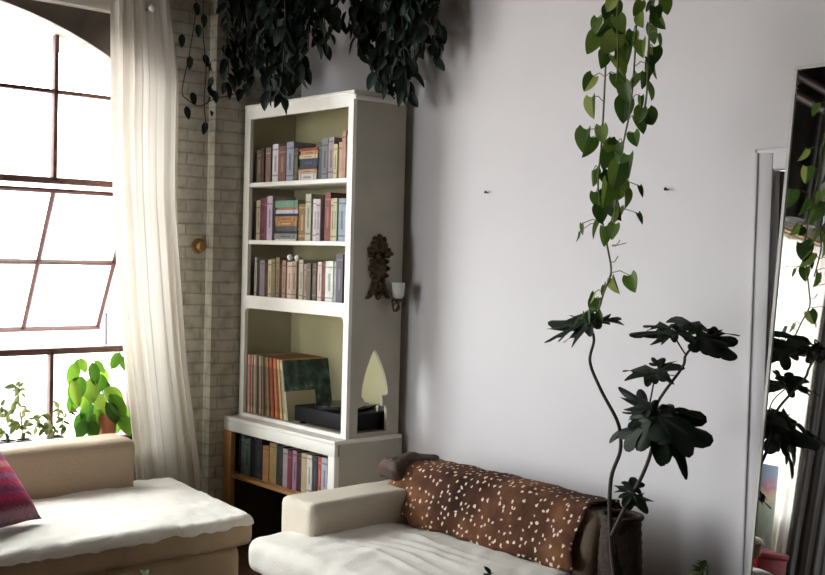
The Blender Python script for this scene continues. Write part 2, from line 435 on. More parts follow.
mb = MB(); mb.box((-.012, -2.896, 0), (0, 0, .12), bev=.004); struct(mb.build('baseboard_right', M['white']))
# far walls (behind the camera and to its left)
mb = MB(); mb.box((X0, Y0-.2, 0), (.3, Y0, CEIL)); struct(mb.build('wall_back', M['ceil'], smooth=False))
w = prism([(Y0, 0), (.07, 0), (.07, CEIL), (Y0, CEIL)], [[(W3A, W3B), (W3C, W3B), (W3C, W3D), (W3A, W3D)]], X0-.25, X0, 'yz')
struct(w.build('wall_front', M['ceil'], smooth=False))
# white steel lintel across the top of the arched window
mb = MB(); mb.box((-3.4, -.0, 2.755), (-.87, .069, 2.95), bev=.006); struct(mb.build('trim_2', M['white']))
# dark sheet standing in for shade on the spandrel above the arch
spandrel_shade = [(WX0-.2, 2.3)]+[(WX0, 2.3)]+[(q[0], q[1]) for q in h1[2:]][::-1]+[(WX1, 2.3), (WX1+.02, 2.3), (WX1+.02, 2.8), (WX0-.2, 2.8)]
w = prism(spandrel_shade, [], .058, .0695, 'xz'); struct(w.build('shade_panel', M['spandrel_shade'], smooth=False))
# sill
mb = MB(); mb.box((WX0+.002, .0, WZB-.03), (WX1-.002, .069, WZB+.03), bev=.006); mb.box((WX0+.002, .069, WZB+.001), (WX1-.002, .25, WZB+.03), bev=.004)
struct(mb.build('trim_3', M['white']))
SILL = WZB+.03

# window 1
FY = .2
win = bpy.data.objects.new('window_1', None); COL.objects.link(win); win.location = (-2.03, FY, SILL); struct(win)
def archz(x): o = x+2.03; return WZT-WR*(1-math.sqrt(max(0, 1-(o/WR)**2)))
mb = MB(); t = .014
mulls = [-.9-.45*k for k in range(6)]
for k, x in enumerate(mulls):
    x = min(max(x, WX0+t), WX1-t)
    if k in (0, 5): mb.box((x-t, FY-.02, SILL), (x+t, FY+.02, archz(x)-.005), bev=.004)
    else:
        mb.box((x-.011, FY-.02, SILL), (x+.011, FY+.02, 1.075), bev=.004)
        mb.box((x-.011, FY-.02, 1.91), (x+.011, FY+.02, archz(x)-.005), bev=.004)
for z, th in ((1.065, .016), (1.915, .016), (2.355, .010), (SILL+.015, .014)):
    mb.box((WX0+.005, FY-.02, z-th), (WX1-.005, FY+.02, z+th), bev=.004)
arc = [(-2.03+WR*math.sin(a_)*.992, FY, WZT-WR*(1-math.cos(a_))-.016) for a_ in [math.asin(1.12/WR)*(1-2*i/30) for i in range(31)]]
mb.build('frame', M['steel'], win)
mb = MB()
mb.add([(WX0+.01, FY, SILL), (WX1-.01, FY, SILL), (WX1-.01, FY, 1.06), (WX0+.01, FY, 1.06)], [[0, 1, 2, 3]])
top = [(WX0+.01, FY, 1.915), (WX1-.01, FY, 1.915)]+[(p[0], FY, p[2]) for p in arc]
mb.add(top, [list(range(len(top)))])
mb.build('pane', M['glass'], win, smooth=False)
# tilting sash, hinged at the top, bottom pushed outwards
zt, zb_ = 1.865, 1.15; yo = .355
def sp(x, tt, off=0): return Vector((x, FY+yo*tt+off, zt+(zb_-zt)*tt))
mb = MB()
def bar(a_, b_, r=.013):
    d = (b_-a_).normalized(); mb.tube([a_, b_], r, n=4)
xs0, xs1 = -2.25, -.93
for x in (xs0, -1.8, -1.347, xs1): bar(sp(x, 0), sp(x, 1), .014)
for tt in (0, .5, 1): bar(sp(xs0-.01, tt), sp(xs1+.01, tt), .013 if tt else .012)
sash = mb.build('sash', M['steel'], win, smooth=False)
mb = MB(); mb.add([sp(xs0, 0), sp(xs1, 0), sp(xs1, 1), sp(xs0, 1)], [[0, 1, 2, 3]]); sp_o = mb.build('sash_pane', M['glass'], sash, smooth=False)
mb = MB(); mb.tube([ony(106, 313, .3), ony(106, 345, .24)], .006, n=6); mb.build('stay', M['steelgrey'], win)

# window 2 (off to the left, caught only in the mirror) and window 3 (unseen, added for side light)
win2 = bpy.data.objects.new('window_2', None); COL.objects.link(win2); win2.location = (-4.43, FY, SILL); struct(win2)
mb = MB()
for k in range(6):
    x = W2X0+.015+(W2X1-W2X0-.03)*k/5; mb.box((x-.014, FY-.02, WZB), (x+.014, FY+.02, W2ZT), bev=.004)
for k in range(6):
    z = WZB+.015+(W2ZT-WZB-.03)*k/5; mb.box((W2X0, FY-.02, z-.014), (W2X1, FY+.02, z+.014), bev=.004)
mb.build('frame', M['steel'], win2)
mb = MB(); mb.add([(W2X0, FY, WZB), (W2X1, FY, WZB), (W2X1, FY, W2ZT), (W2X0, FY, W2ZT)], [[0, 1, 2, 3]]); mb.build('pane', M['glass'], win2, smooth=False)
added_win = bpy.data.objects.new('added_window', None); COL.objects.link(added_win); added_win.location = (X0-.1, (W3A+W3C)/2, W3B); struct(added_win)
mb = MB()
for k in range(7):
    y = W3A+(W3C-W3A)*k/6; mb.box((X0-.13, y-.016, W3B), (X0-.09, y+.016, W3D), bev=.004)
for k in range(5):
    z = W3B+(W3D-W3B)*k/4; mb.box((X0-.13, W3A, z-.016), (X0-.09, W3C, z+.016), bev=.004)
mb.build('frame', M['steel'], added_win)

# ------------------------------------------------------------------ curtains
def curtain_mesh(L, Rt, folds, depth, nz=60, nx=120, seed=0):
    """L, Rt: lists of (z, x) edges from top to bottom"""
    def lerp(T_, z):
        for (z0, x0), (z1, x1) in zip(T_, T_[1:]):
            if z <= z0 and z >= z1: return x0+(x1-x0)*(z0-z)/(z0-z1)
        return T_[-1][1] if z < T_[-1][0] else T_[0][1]
    mb = MB(); zt_, zb2 = L[0][0], L[-1][0]
    for k in range(nz+1):
        q = k/nz
        for i in range(nx+1):
            u = i/nx
            z = zt_+(zb2-zt_)*q
            dip = .035*math.exp(-((u-.62)/.12)**2)*(1-q)**6
            xl, xr = lerp(L, z), lerp(Rt, z)
            ph = folds*2*PI*(u+.03*math.sin(5*u+seed)) + .5*math.sin(2.2*q*PI+seed)
            amp = depth*(.55+.45*math.sin(7*u+seed*3+1.5*q))*(.6+.5*q)
            y = math.sin(ph)*amp + .35*amp*math.sin(2.3*ph+1+2*q)
            mb.v.append(Vector((xl+(xr-xl)*u + .006*math.sin(ph*2+q*3), y, z-dip)))
    for k in range(nz):
        for i in range(nx):
            o = k*(nx+1)+i; mb.f.append([o, o+1, o+nx+2, o+nx+1]); mb.m.append(0)
    return mb
cur = thing('curtain', (-.95, -.055, .02), 'long cream curtain hanging in folds beside the arched window', 'curtain')
mb = curtain_mesh([(2.86, -1.19), (2.2, -1.18), (1.3, -1.12), (.42, -1.0), (.02, -.98)], [(2.86, -.86), (2.45, -.80), (1.84, -.80), (1.0, -.72), (.4, -.62), (.02, -.60)], 5.5, .022)
for v in mb.v: v.y += -.055
mb.build('fabric', M['curtain'], cur)
mb = MB(); mb.tube([(-1.3, -.055, 2.93), (-.7, -.055, 2.93)], .012, n=10)
for x in (-1.3, -.7): mb.tube([(x, -.055, 2.93), (x, .068, 2.93)], .008)
mb.build('curtain_rod', M['brass'], cur)
hk = thing('wall_hook', (-.92, .0, 2.82), 'small white round knob at the top of the cream curtain', 'hook')
p = ony(152, 8, -.11)
mb = MB(); mb.ell(p, (.017, .017, .017)); mb.build('knob', M['ball'], hk)
mb = MB(); mb.tube([p+Vector((0, .01, 0)), (p.x, .066, p.z)], .006); mb.build('shank', M['brass'], hk)

sc = thing('curtain', (-4.65, -.02, 0), 'white sheer curtain seen only in the leaning mirror', 'curtain')
mb = curtain_mesh([(W2ZT+.0, W2X0), (.03, W2X0)], [(W2ZT+.0, -4.12), (.03, -4.12)], 9, .02, 20, 160, 2)
for v in mb.v: v.y += -.03
mb.build('fabric', M['sheer'], sc)
mb = MB(); mb.tube([(W2X0-.1, -.03, W2ZT+.03), (-3.95, -.03, W2ZT+.03)], .014, n=10)
for x in (W2X0-.08, -3.97): mb.tube([(x, -.03, W2ZT+.03), (x, .068, W2ZT+.03)], .008)
mb.build('curtain_rod', M['brass'], sc)
dc = thing('curtain', (-5.7, -.04, 0), 'added dark grey sheet darkening the pier, seen only at the right of the mirror', 'curtain')  # cloth added to darken the brick pier, which catches too much light
mb = curtain_mesh([(3.0, -6.5), (.03, -6.5)], [(3.0, -5.17), (.03, -5.17)], 8, .022, 20, 140, 4)
for v in mb.v: v.y += -.05
mb.build('fabric', mat('dark_pier_cover', (78, 74, 70), .95, .1, 8), dc)
mb = MB(); mb.tube([(-6.6, -.05, 3.02), (-5.27, -.05, 3.02)], .012, n=10)
for x in (-6.58, -5.9): mb.tube([(x, -.05, 3.02), (x, .068, 3.02)], .008)
mb.build('curtain_rod', M['blackmetal'], dc)  # rod made only for the added dark sheet

# ------------------------------------------------------------------ bookcase
BX0, BX1 = -.381, -.05           # front, back
BYN, BYF = -.965, -.02           # near end, far end
BZ0, BZ1 = .70, 2.372
bc = thing('bookcase', (-.21, -.49, BZ0), 'tall white bookcase with a pointed arch cut in its side, on the low cabinet', 'bookcase')
def arch_hole():
    pts = []
    L0, R0, ax, az, zs = -.312, -.128, -.215, 1.132, .905
    pts += [(L0, BZ0+.022), (R0, BZ0+.022), (R0, .845), (R0-.028, .845), (R0-.032, .895), (R0-.004, .897)]
    n = 12
    for i in range(n+1):
        t = i/n; pts.append((R0+.006-(R0+.006-ax)*(1-math.cos(t*PI/2)*1.0)**1.0 if False else R0+.004+(ax-R0-.004)*(t**1.75), zs+(az-zs)*t))
    for i in range(n-1, -1, -1):
        t = i/n; pts.append((L0+.022+(ax-L0-.022)*(t**1.75), zs+(az-zs)*t))
    pts += [(L0+.02, .90), (L0+.036, .885), (L0+.04, .868), (L0+.03, .852), (L0+.0, .845)]
    return pts
pr = prism([(BX0+.02, BZ0), (BX1, BZ0), (BX1, BZ1-.02), (BX0+.02, BZ1-.02)], [arch_hole()], BYN, BYN+.02, 'xz')
pr.build('side_panel', M['whiteshaded'], bc, smooth=False)
mb = MB(); mb.box((BX0+.02, BYF-.02, BZ0), (BX1, BYF, BZ1-.02)); mb.build('side_panel', M['whiteshaded'], bc, smooth=False)
mb = MB(); mb.box((BX1-.012, BYN+.02, BZ0), (BX1-.001, BYF-.02, BZ1-.02)); mb.build('back_panel', M['backboard'], bc, smooth=False)
mb = MB(); mb.box((BX0-.004, BYN-.006, BZ1-.02), (BX1, BYF, BZ1), bev=.004)
mb.box((BX0+.0, BYN-.014, BZ1-.045), (BX1-.02, BYN, BZ1-.02), bev=.004)
mb.build('top_board', M['white'], bc)
mb = MB(); mb.box((BX0+.02, BYN+.02, BZ0), (BX1-.012, BYF-.02, BZ0+.018)); mb.build('bottom_board', M['whiteshaded'], bc, smooth=False)
# face frame
fr = prism([(BYN, BZ0), (BYF, BZ0), (BYF, BZ1-.02), (BYN, BZ1-.02)],
           [[(BYN+.04, 1.352), (BYF-.055, 1.352), (BYF-.055, 2.295), (BYN+.04, 2.295)],
            [(BYN+.04, BZ0+.018), (BYF-.04, BZ0+.018), (BYF-.04, 1.255), (BYF-.044, 1.272), (BYF-.058, 1.285), (BYN+.058, 1.285), (BYN+.044, 1.272), (BYN+.04, 1.255)]], BX0, BX0+.02, 'yz')
fr.build('face_frame', M['white'], bc, smooth=False)
SH = [1.956, 1.650, 1.345]
for k, z in enumerate(SH):
    mb = MB(); mb.box((BX0+.004 if k < 2 else BX0+.02, BYN+.02, z-.022), (BX1-.012, BYF-.02, z), bev=.002); mb.build('shelf', M['white'], bc)
# ------------------------------------------------------------------ low cabinet under it
CX0, CX1, CYN, CYF, CZ = -.462, -.04, -.985, .0, .70
lc = thing('low_cabinet', (-.25, -.49, 0), 'low white open cabinet with one bare wood post, under the tall bookcase', 'cabinet')
mb = MB(); mb.box((CX0, CYN, CZ-.02), (CX1, CYF-.003, CZ), bev=.003); mb.build('top_board', M['white'], lc)
mb = MB(); mb.box((CX0, CYN+.0, CZ-.075), (CX0+.02, CYF-.003, CZ-.02), bev=.002); mb.build('top_rail', M['white'], lc)
mb = MB(); mb.box((CX0, CYN, 0), (CX0+.03, CYN+.05, CZ-.075), bev=.002); mb.build('post', M['white'], lc)
mb = MB(); mb.box((CX0, CYF-.075, 0), (CX0+.03, CYF-.003, CZ-.075), bev=.002)
po = mb.build('post', M['rawwood'], lc); po['label'] = 'bare orange wood post'
mb = MB(); mb.box((CX0+.03, CYN, 0), (CX1, CYN+.02, CZ-.02)); mb.build('side_panel', M['whiteshaded'], lc, smooth=False)
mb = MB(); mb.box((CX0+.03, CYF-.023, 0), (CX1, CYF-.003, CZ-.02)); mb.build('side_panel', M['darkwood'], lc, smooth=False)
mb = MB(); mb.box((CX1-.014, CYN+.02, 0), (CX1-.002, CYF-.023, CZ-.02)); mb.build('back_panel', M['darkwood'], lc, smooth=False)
mb = MB(); mb.box((CX0+.006, CYN+.05, .375), (CX0+.03, CYF-.075, .393), bev=.002); mb.box((CX0+.03, CYN+.02, .375), (CX1-.014, CYF-.023, .393))
mb.build('shelf', M['rawwood'], lc)

# ------------------------------------------------------------------ books
ORD = ['first', 'second', 'third', 'fourth', 'fifth', 'sixth', 'seventh', 'eighth', 'ninth', 'tenth', 'eleventh', 'twelfth', 'thirteenth', 'fourteenth', 'fifteenth', 'sixteenth', 'seventeenth', 'eighteenth', 'nineteenth', 'twentieth', 'twenty-first', 'twenty-second', 'twenty-third', 'twenty-fourth']
def shade(c, k): return tuple(max(0, min(255, int(v*k))) for v in c)
def book_mesh(t, h, d, c, upright=True):
    """spine at x=0 facing -x, thickness along y (0..t), height along z, depth along +x"""
    mb = MB(); cv = .0022
    mb.box((0, 0, 0), (d, cv, h)); mb.box((0, t-cv, 0), (d, t, h)); mb.box((0, cv, 0), (.0025, t-cv, h))
    mb.box((.0025, cv, .003), (d-.004, t-cv, h-.004), 1)
    k = rnd.random()
    if t > .008:
        z1 = h*(.80+.1*rnd.random()); mb.box((-.0004, .0015, z1), (.0005, t-.0015, z1+h*.035), 2)
        if k > .4: z2 = h*(.08+.08*rnd.random()); mb.box((-.0004, .0015, z2), (.0005, t-.0015, z2+h*.04), 2)
        if k > .25: mb.box((-.0004, t*.33, h*.28), (.0005, t*.62, h*.70), 2)
    return mb
def put_book(name, t, h, d, c, loc, label, group, flat=False, lean=0, cat='book'):
    lum = sum(c)/3; c = tuple(int((v*.78+lum*.22)*.93) for v in c)
    c2 = shade(c, .72) if lum > 120 else shade(c, 1.4)
    mb = book_mesh(t, h, d, c)
    if flat:
        # lying: spine still faces -x, height runs along -y, thickness up
        for v in mb.v: v.y, v.z = -v.z, v.y
    o = mb.build(name, [cmat(c), M['pages'], cmat(c2)], smooth=False)
    o.location = loc
    if lean: o.rotation_euler.x = lean
    return T(o, label, cat, group)
def zpix(x, y, X): return onx(x, y, X).z
def ypix(x, X, y=300): return onx(x, y, X).y
def shelf_row(items, ox, oy, sc, X, zs, where, group, ymax, ymin, dmax=.20, hmax=.27):
    """items: (x0, x1, top, colour, word) in crop pixels; left is the far end"""
    up = 0
    lst = [i for i in items]
    last_y = ymax
    for it in lst:
        x0, x1, tp, c, wd = it
        gx0, gx1, gy = ox+x0/sc, ox+x1/sc, oy+tp/sc
        ya, yb = ypix(gx0, X, gy+15), ypix(gx1, X, gy+15)
        ya = min(ya, last_y); yb = max(min(yb, ya-.006), ymin)
        if ya-yb < .005: continue
        last_y = yb-.0006
        h = min(max(zpix((gx0+gx1)/2, gy, X)-zs, .09), hmax)
        up += 1
        dep = min(dmax, .11+.35*h*.5+rnd.uniform(-.006, .012))
        xo = X+rnd.uniform(0, .012)
        put_book('book', ya-yb, h, dep, c, (xo, yb, zs), '%s book standing on %s, %s upright spine from the left' % (wd, where, ORD[up-1]), group)
def stack_row(items, x0, x1, ox, oy, sc, X, zs, where, group):
    """items bottom to top: (h in m, colour, word)"""
    ya, yb = ypix(ox+x0/sc, X, oy+300/sc), ypix(ox+x1/sc, X, oy+300/sc)
    z = zs; n = len(items)
    for k, (th, c, wd) in enumerate(items):
        w_ = (ya-yb)*rnd.uniform(.9, .985); place = 'topmost' if k == n-1 else ('lowest' if k == 0 else ORD[n-1-k]+' from the top')
        put_book('book', th, w_, .13+rnd.uniform(-.01, .01), c, (X+rnd.uniform(0, .01), ya-.001-rnd.uniform(0, (ya-yb)-w_-.001), z), '%s book lying flat in the pile on %s, %s' % (wd, where, place), group, flat=True)
        z += th+.0004
FXB = BX0+.034
G1, G2, G3, G4 = 'books on the top shelf', 'books on the second shelf', 'books on the third shelf', 'books in the low cabinet'
R1a = [(80, 104, 230, (52, 42, 34), 'black-brown'), (105, 140, 205, (112, 98, 72), 'olive brown'), (142, 164, 195, (84, 52, 34), 'dark brown'), (166, 200, 190, (140, 112, 92), 'dull tan'),
       (212, 250, 165, (228, 218, 222), 'pinkish white'), (252, 304, 178, (134, 84, 72), 'red-brown'), (316, 364, 150, (152, 156, 176), 'blue-grey'), (366, 394, 190, (92, 82, 60), 'dark olive')]
R1b = [(532, 556, 150, (80, 84, 90), 'slate grey'), (558, 598, 125, (126, 130, 130), 'mid grey'), (600, 638, 118, (168, 148, 152), 'mauve grey'), (640, 664, 165, (216, 206, 140), 'pale yellow'),
       (666, 698, 150, (206, 166, 140), 'peach'), (700, 724, 75, (202, 142, 112), 'tall salmon'), (726, 745, 105, (216, 172, 162), 'rose pink')]
S1 = [(.034, (212, 206, 196), 'off-white'), (.022, (202, 152, 112), 'tan'), (.012, (70, 52, 44), 'thin brown'), (.042, (42, 62, 84), 'navy blue'), (.018, (222, 192, 142), 'cream'), (.020, (204, 142, 92), 'orange tan'), (.014, (156, 64, 34), 'rust red')]
sc1 = 6.875
shelf_row(R1a, 240, 120, sc1, FXB, SH[0], 'the top shelf', G1, -.075, -.925)
def put_row_b(items, oy, where, grp, zs, start):
    up = start; last = -.05
    for x0, x1, tp, c, wd in items:
        gx0, gx1, gy = 240+x0/sc1, 240+x1/sc1, oy+tp/sc1
        ya, yb = ypix(gx0, FXB, gy+15), ypix(gx1, FXB, gy+15)
        ya = min(ya, last); yb = max(yb, -.922)
        if ya-yb < .005: continue
        last = yb-.0006; up += 1
        h = min(max(zpix((gx0+gx1)/2, gy, FXB)-zs, .09), .28)
        put_book('book', ya-yb, h, min(.20, .12+.17*h), c, (FXB+rnd.uniform(0, .012), yb, zs), '%s book standing on %s, %s upright spine from the left' % (wd, where, ORD[up-1]), grp)
stack_row(S1, 396, 529, 240, 120, sc1, FXB, SH[0], 'the top shelf', G1)
put_row_b(R1b, 120, 'the top shelf', G1, SH[0], 8)
R2a = [(78, 104, 150, (46, 38, 36), 'black'), (105, 131, 140, (192, 168, 122), 'cream tan'), (132, 159, 125, (112, 42, 52), 'maroon'), (160, 184, 120, (122, 62, 92), 'plum purple'), (185, 220, 110, (206, 182, 196), 'pale mauve')]
R2b = [(396, 439, 165, (152, 112, 62), 'golden brown'), (440, 479, 95, (192, 192, 162), 'tall pale olive'), (490, 519, 130, (222, 206, 206), 'blush white'), (521, 549, 130, (196, 182, 186), 'lilac grey'),
       (571, 609, 85, (142, 76, 66), 'brick red'), (611, 639, 125, (216, 166, 126), 'apricot'), (641, 664, 125, (190, 200, 150), 'pale green'), (666, 714, 125, (150, 166, 182), 'steel blue'), (716, 738, 172, (216, 202, 172), 'short cream')]
S2 = [(.008, (214, 210, 204), 'thin white'), (.028, (134, 134, 132), 'patterned grey'), (.012, (34, 32, 34), 'black'), (.026, (92, 82, 86), 'dark grey'), (.024, (172, 122, 62), 'ochre'), (.026, (192, 132, 72), 'orange brown'), (.014, (48, 38, 34), 'dark brown'), (.018, (190, 196, 216), 'bluish white'), (.012, (172, 102, 62), 'copper brown'), (.036, (112, 162, 132), 'sea green')]
shelf_row(R2a, 240, 180, sc1, FXB, SH[1], 'the second shelf', G2, -.075, -.925)
stack_row(S2, 236, 394, 240, 180, sc1, FXB, SH[1], 'the second shelf', G2)
put_row_b(R2b, 180, 'the second shelf', G2, SH[1], 5)
R3 = [(52, 79, 230, (112, 34, 34), 'short dark red'), (81, 109, 120, (182, 172, 152), 'stone grey'), (111, 129, 160, (44, 38, 40), 'black'), (130, 164, 140, (142, 122, 122), 'grey mauve'), (166, 184, 150, (76, 46, 40), 'dark red-brown'), (186, 209, 135, (212, 192, 152), 'cream'), (211, 239, 130, (152, 128, 82), 'olive tan'), (241, 265, 120, (162, 132, 92), 'light brown'),
      (267, 284, 165, (64, 46, 36), 'dark brown'), (286, 309, 140, (192, 142, 116), 'dusty pink'), (311, 344, 150, (226, 192, 168), 'pale peach'), (346, 379, 145, (182, 152, 122), 'beige'), (396, 424, 135, (196, 182, 156), 'pale cream'), (426, 454, 165, (176, 142, 116), 'pinkish tan'), (456, 484, 160, (112, 100, 82), 'taupe'), (486, 513, 160, (100, 88, 72), 'dark taupe'),
      (531, 559, 150, (226, 196, 182), 'shell pink'), (561, 579, 150, (122, 62, 52), 'rust brown'), (581, 634, 145, (228, 228, 214), 'thick white'), (636, 659, 150, (172, 182, 176), 'pale grey-green'), (661, 706, 95, (94, 84, 98), 'tall violet grey')]
shelf_row(R3, 240, 240, sc1, FXB, SH[2]+.0005, 'the third shelf', G3, -.078, -.925)
R4 = [(88, 104, 165, (40, 42, 46), 'blackish'), (106, 149, 155, (102, 108, 118), 'slate'), (151, 184, 185, (112, 138, 116), 'grey green'), (186, 214, 185, (26, 26, 28), 'black'), (216, 250, 185, (42, 48, 54), 'dark navy'), (257, 289, 225, (188, 122, 66), 'orange brown'), (291, 329, 210, (168, 132, 72), 'gold'), (332, 368, 225, (36, 42, 36), 'green-black'),
      (370, 394, 240, (172, 152, 152), 'pink grey'), (396, 419, 250, (132, 42, 58), 'crimson'), (421, 444, 250, (172, 122, 142), 'mauve pink'), (446, 469, 262, (72, 32, 48), 'dark maroon'), (471, 499, 265, (206, 182, 132), 'buff'), (501, 529, 275, (228, 218, 198), 'white'), (531, 554, 280, (52, 62, 78), 'blue-black'), (556, 574, 285, (192, 82, 62), 'red orange'), (576, 608, 290, (186, 182, 202), 'lavender')]
shelf_row(R4, 215, 405, 5.48, CX0+.045, .393, 'the low cabinet shelf', G4, -.085, -.93, .2, .235)
for px_, nm in ((289, 'left'), (296, 'right')):
    p = onx(px_, 257, FXB+.02)
for k, (px_, lb) in enumerate(((288.5, 'small white round ornament resting on the third-shelf books, the left of two'), (296, 'small white round ornament resting on the third-shelf books, the right of two'))):
    p = onx(px_, 257, FXB+.03)
    hb = max((o.location.z + max(v.co.z for v in o.data.vertices)) for o in COL.objects if o.get('group') == G3 and o.location.y-.03 <= p.y <= o.location.y+.05)
    mb = MB(); mb.ell((p.x+.01, p.y, hb+.0165), (.016, .016, .0165)); mb.lathe([(.012, 0), (.009, .004), (.004, .005)], (p.x+.01, p.y, hb), 12)
    T(mb.build('ball_ornament', M['ball']), lb, 'ornament', 'white ball ornaments')

# records
LPZ = BZ0+.0185
lpc = [(200, 168, 150), (176, 90, 84), (206, 188, 160), (60, 52, 48), (190, 172, 140), (150, 132, 104), (84, 66, 54), (196, 180, 150), (70, 58, 50), (160, 128, 92), (52, 46, 44), (132, 104, 76), (180, 150, 110), (96, 70, 50), (186, 104, 60), (160, 66, 44), (206, 150, 90), (172, 84, 50), (140, 60, 44), (214, 190, 140), (196, 172, 124), (206, 190, 156)]
lpw = ['pinkish cream', 'faded red', 'cream', 'charcoal', 'light tan', 'khaki', 'dark brown', 'ivory', 'blackish brown', 'caramel', 'black', 'mid brown', 'straw', 'coffee brown', 'orange', 'rust', 'light orange', 'burnt orange', 'brick', 'pale yellow', 'sand', 'pale cream']
y = -.068; tl = .0138
for i, (c, wd) in enumerate(zip(lpc, lpw)):
    lean = math.radians(1+9*(i/21)**2)
    mb = MB(); mb.box((0, -tl/2, 0), (.30, tl/2, .312), bev=.001); mb.box((-.0003, -tl*.25, .03), (.001, tl*.25, .26), 1)
    o = mb.build('record_sleeve', [cmat(c), cmat(shade(c, .7))], smooth=False)
    o.location = (BX0+.022+rnd.uniform(0, .008), y-tl/2, LPZ+.002); o.rotation_euler.x = -lean
    T(o, '%s record sleeve in the row beside the turntable, %s spine from the left' % (wd, ORD[i]), 'record', 'records in the bookcase')
    y -= tl/math.cos(lean)+.0006 + .312*(math.sin(math.radians(1+9*((i+1)/21)**2))-math.sin(lean))
# the last sleeve shows its cover
def cover_mat():
    m, nt, b = newmat('record_cover_print')
    tc = N(nt, 'ShaderNodeTexCoord'); sp_ = N(nt, 'ShaderNodeSeparateXYZ'); nt.links.new(tc.outputs['Object'], sp_.inputs[0])
    n = N(nt, 'ShaderNodeTexNoise', Scale=16.0, Detail=4.0); nt.links.new(tc.outputs['Object'], n.inputs['Vector'])
    tealr = ramp(nt, n.outputs['Fac'], [(.42, srgb((26, 46, 46))), (.6, srgb((70, 100, 98))), (.72, srgb((150, 164, 150)))])
    gt = N(nt, 'ShaderNodeMath', operation='GREATER_THAN'); nt.links.new(sp_.outputs[2], gt.inputs[0]); gt.inputs[1].default_value = .15
    gx = N(nt, 'ShaderNodeMath', operation='GREATER_THAN'); nt.links.new(sp_.outputs[0], gx.inputs[0]); gx.inputs[1].default_value = .19
    mxx = N(nt, 'ShaderNodeMath', operation='MAXIMUM'); nt.links.new(gt.outputs[0], mxx.inputs[0]); nt.links.new(gx.outputs[0], mxx.inputs[1])
    mx = N(nt, 'ShaderNodeMix', data_type='RGBA'); nt.links.new(mxx.outputs[0], mx.inputs[0]); mx.inputs[6].default_value = srgb((196, 186, 160)); nt.links.new(tealr.outputs[0], mx.inputs[7])
    nt.links.new(mx.outputs[2], b.inputs['Base Color']); b.inputs['Roughness'].default_value = .5
    return m
lean = math.radians(11)
mb = MB(); mb.box((0, -.004, 0), (.30, .004, .312), bev=.001)
o = mb.build('record_sleeve', cover_mat(), smooth=False); o.location = (BX0+.024, y-.005, LPZ+.002); o.rotation_euler.x = -lean
T(o, 'record sleeve with its dark teal and cream cover showing, beside the turntable', 'record', 'records in the bookcase')
LPEND = y
# turntable
ty0, ty1 = -.925, -.495
tt = thing('turntable', (-.21, -.73, LPZ), 'black turntable on the bookcase bottom beside the records', 'turntable')
mb = MB(); mb.box((BX0+.03, ty0, LPZ+.012), (BX1-.02, ty1, LPZ+.090), bev=.006)
mb.build('plinth', M['black'], tt)
for (a_, b_) in ((BX0+.06, ty0+.04), (BX0+.06, ty1-.04), (BX1-.05, ty0+.04), (BX1-.05, ty1-.04)):
    mb = MB(); mb.lathe([(0, 0), (.018, 0), (.018, .012), (0, .012)], (a_, b_, LPZ), 12); mb.build('foot', M['black'], tt)
mb = MB(); mb.lathe([(0, 0), (.14, 0), (.145, .006), (.145, .014), (.138, .018), (0, .018)], (-.205, -.715, LPZ+.0905), 40); pl = mb.build('platter', M['blackmetal'], tt)
mb = MB(); mb.lathe([(0, 0), (.135, 0), (.135, .003), (.05, .004), (0, .004)], (-.205, -.715, LPZ+.1086), 40); mb.build('record', M['vinyl'], pl)
mb = MB(); mb.lathe([(0, 0), (.022, 0), (.022, .03), (.016, .034), (0, .034)], (BX1-.06, ty0+.04, LPZ+.0905), 14)
mb.tube([(BX1-.06, ty0+.04, LPZ+.120), (-.2, ty0+.045, LPZ+.122), (-.27, ty0+.08, LPZ+.119)], .0045); mb.build('tonearm', M['chrome'], tt)

# ------------------------------------------------------------------ candle sconce on the bookcase side
PY = BYN
sx, sz = -.205, 1.525
sco = thing('candle_sconce', (sx, PY, 1.53), 'ornate dark bronze candle sconce fixed to the bookcase side', 'sconce')
mb = MB()
def blob(x, z, rx, rz, dep=.016, rot=0): mb.ell((sx+x*1.15, PY-.003, sz+z), (rx*1.15, dep, rz), mtx=Matrix.Rotation(rot, 3, 'Y'), seg=14)
blob(0, 0, .044, .068, .02); blob(0, .005, .03, .05, .03); blob(0, .005, .012, .02, .042)
for s in (-1, 1):
    for k in range(5):
        a_ = .5+.55*k; blob(s*.043*math.sin(a_), .066*math.cos(a_), .013, .013, .026)
    blob(s*.026, .098, .016, .034, .02, s*.5); blob(s*.044, .082, .012, .026, .018, s*1.0); blob(s*.022, .132, .013, .024, .02, s*.35)
    blob(s*.045, .062, .016, .012, .018, s*.4)
    blob(s*.022, -.085, .016, .03, .02, -s*.4); blob(s*.036, -.118, .014, .026, .018, -s*.9); blob(s*.05, -.14, .018, .009, .014, s*.4)
    ring = [(sx+s*.03+.016*math.cos(q*PI/6), PY-.012, sz-.11+.016*math.sin(q*PI/6)) for q in range(13)]; mb.tube(ring, .006, n=6)
blob(0, .11, .02, .04, .026); blob(0, .145, .012, .022, .022); blob(0, -.09, .018, .03, .026); blob(0, -.135, .013, .022, .02)
blob(.06, .075, .022, .011, .014, .3)
mb.build('back_plate', M['bronze'], sco)
cp = ony(398, 300, PY-.055)
mb = MB(); arm = spline([(sx+.01, PY-.015, sz-.09), (sx+.04, PY-.05, sz-.125), (cp.x-.03, PY-.06, cp.z-.05), (cp.x, PY-.055, cp.z-.035), (cp.x+.002, PY-.055, cp.z-.012)], 6)
mb.tube(arm, .0055, n=8)
loop = [(cp.x-.01+.02*math.cos(q*PI/8), PY-.055, cp.z-.035+.02*math.sin(q*PI/8)) for q in range(17)]; mb.tube(loop, .004, n=6)
mb.build('arm', M['bronze'], sco)
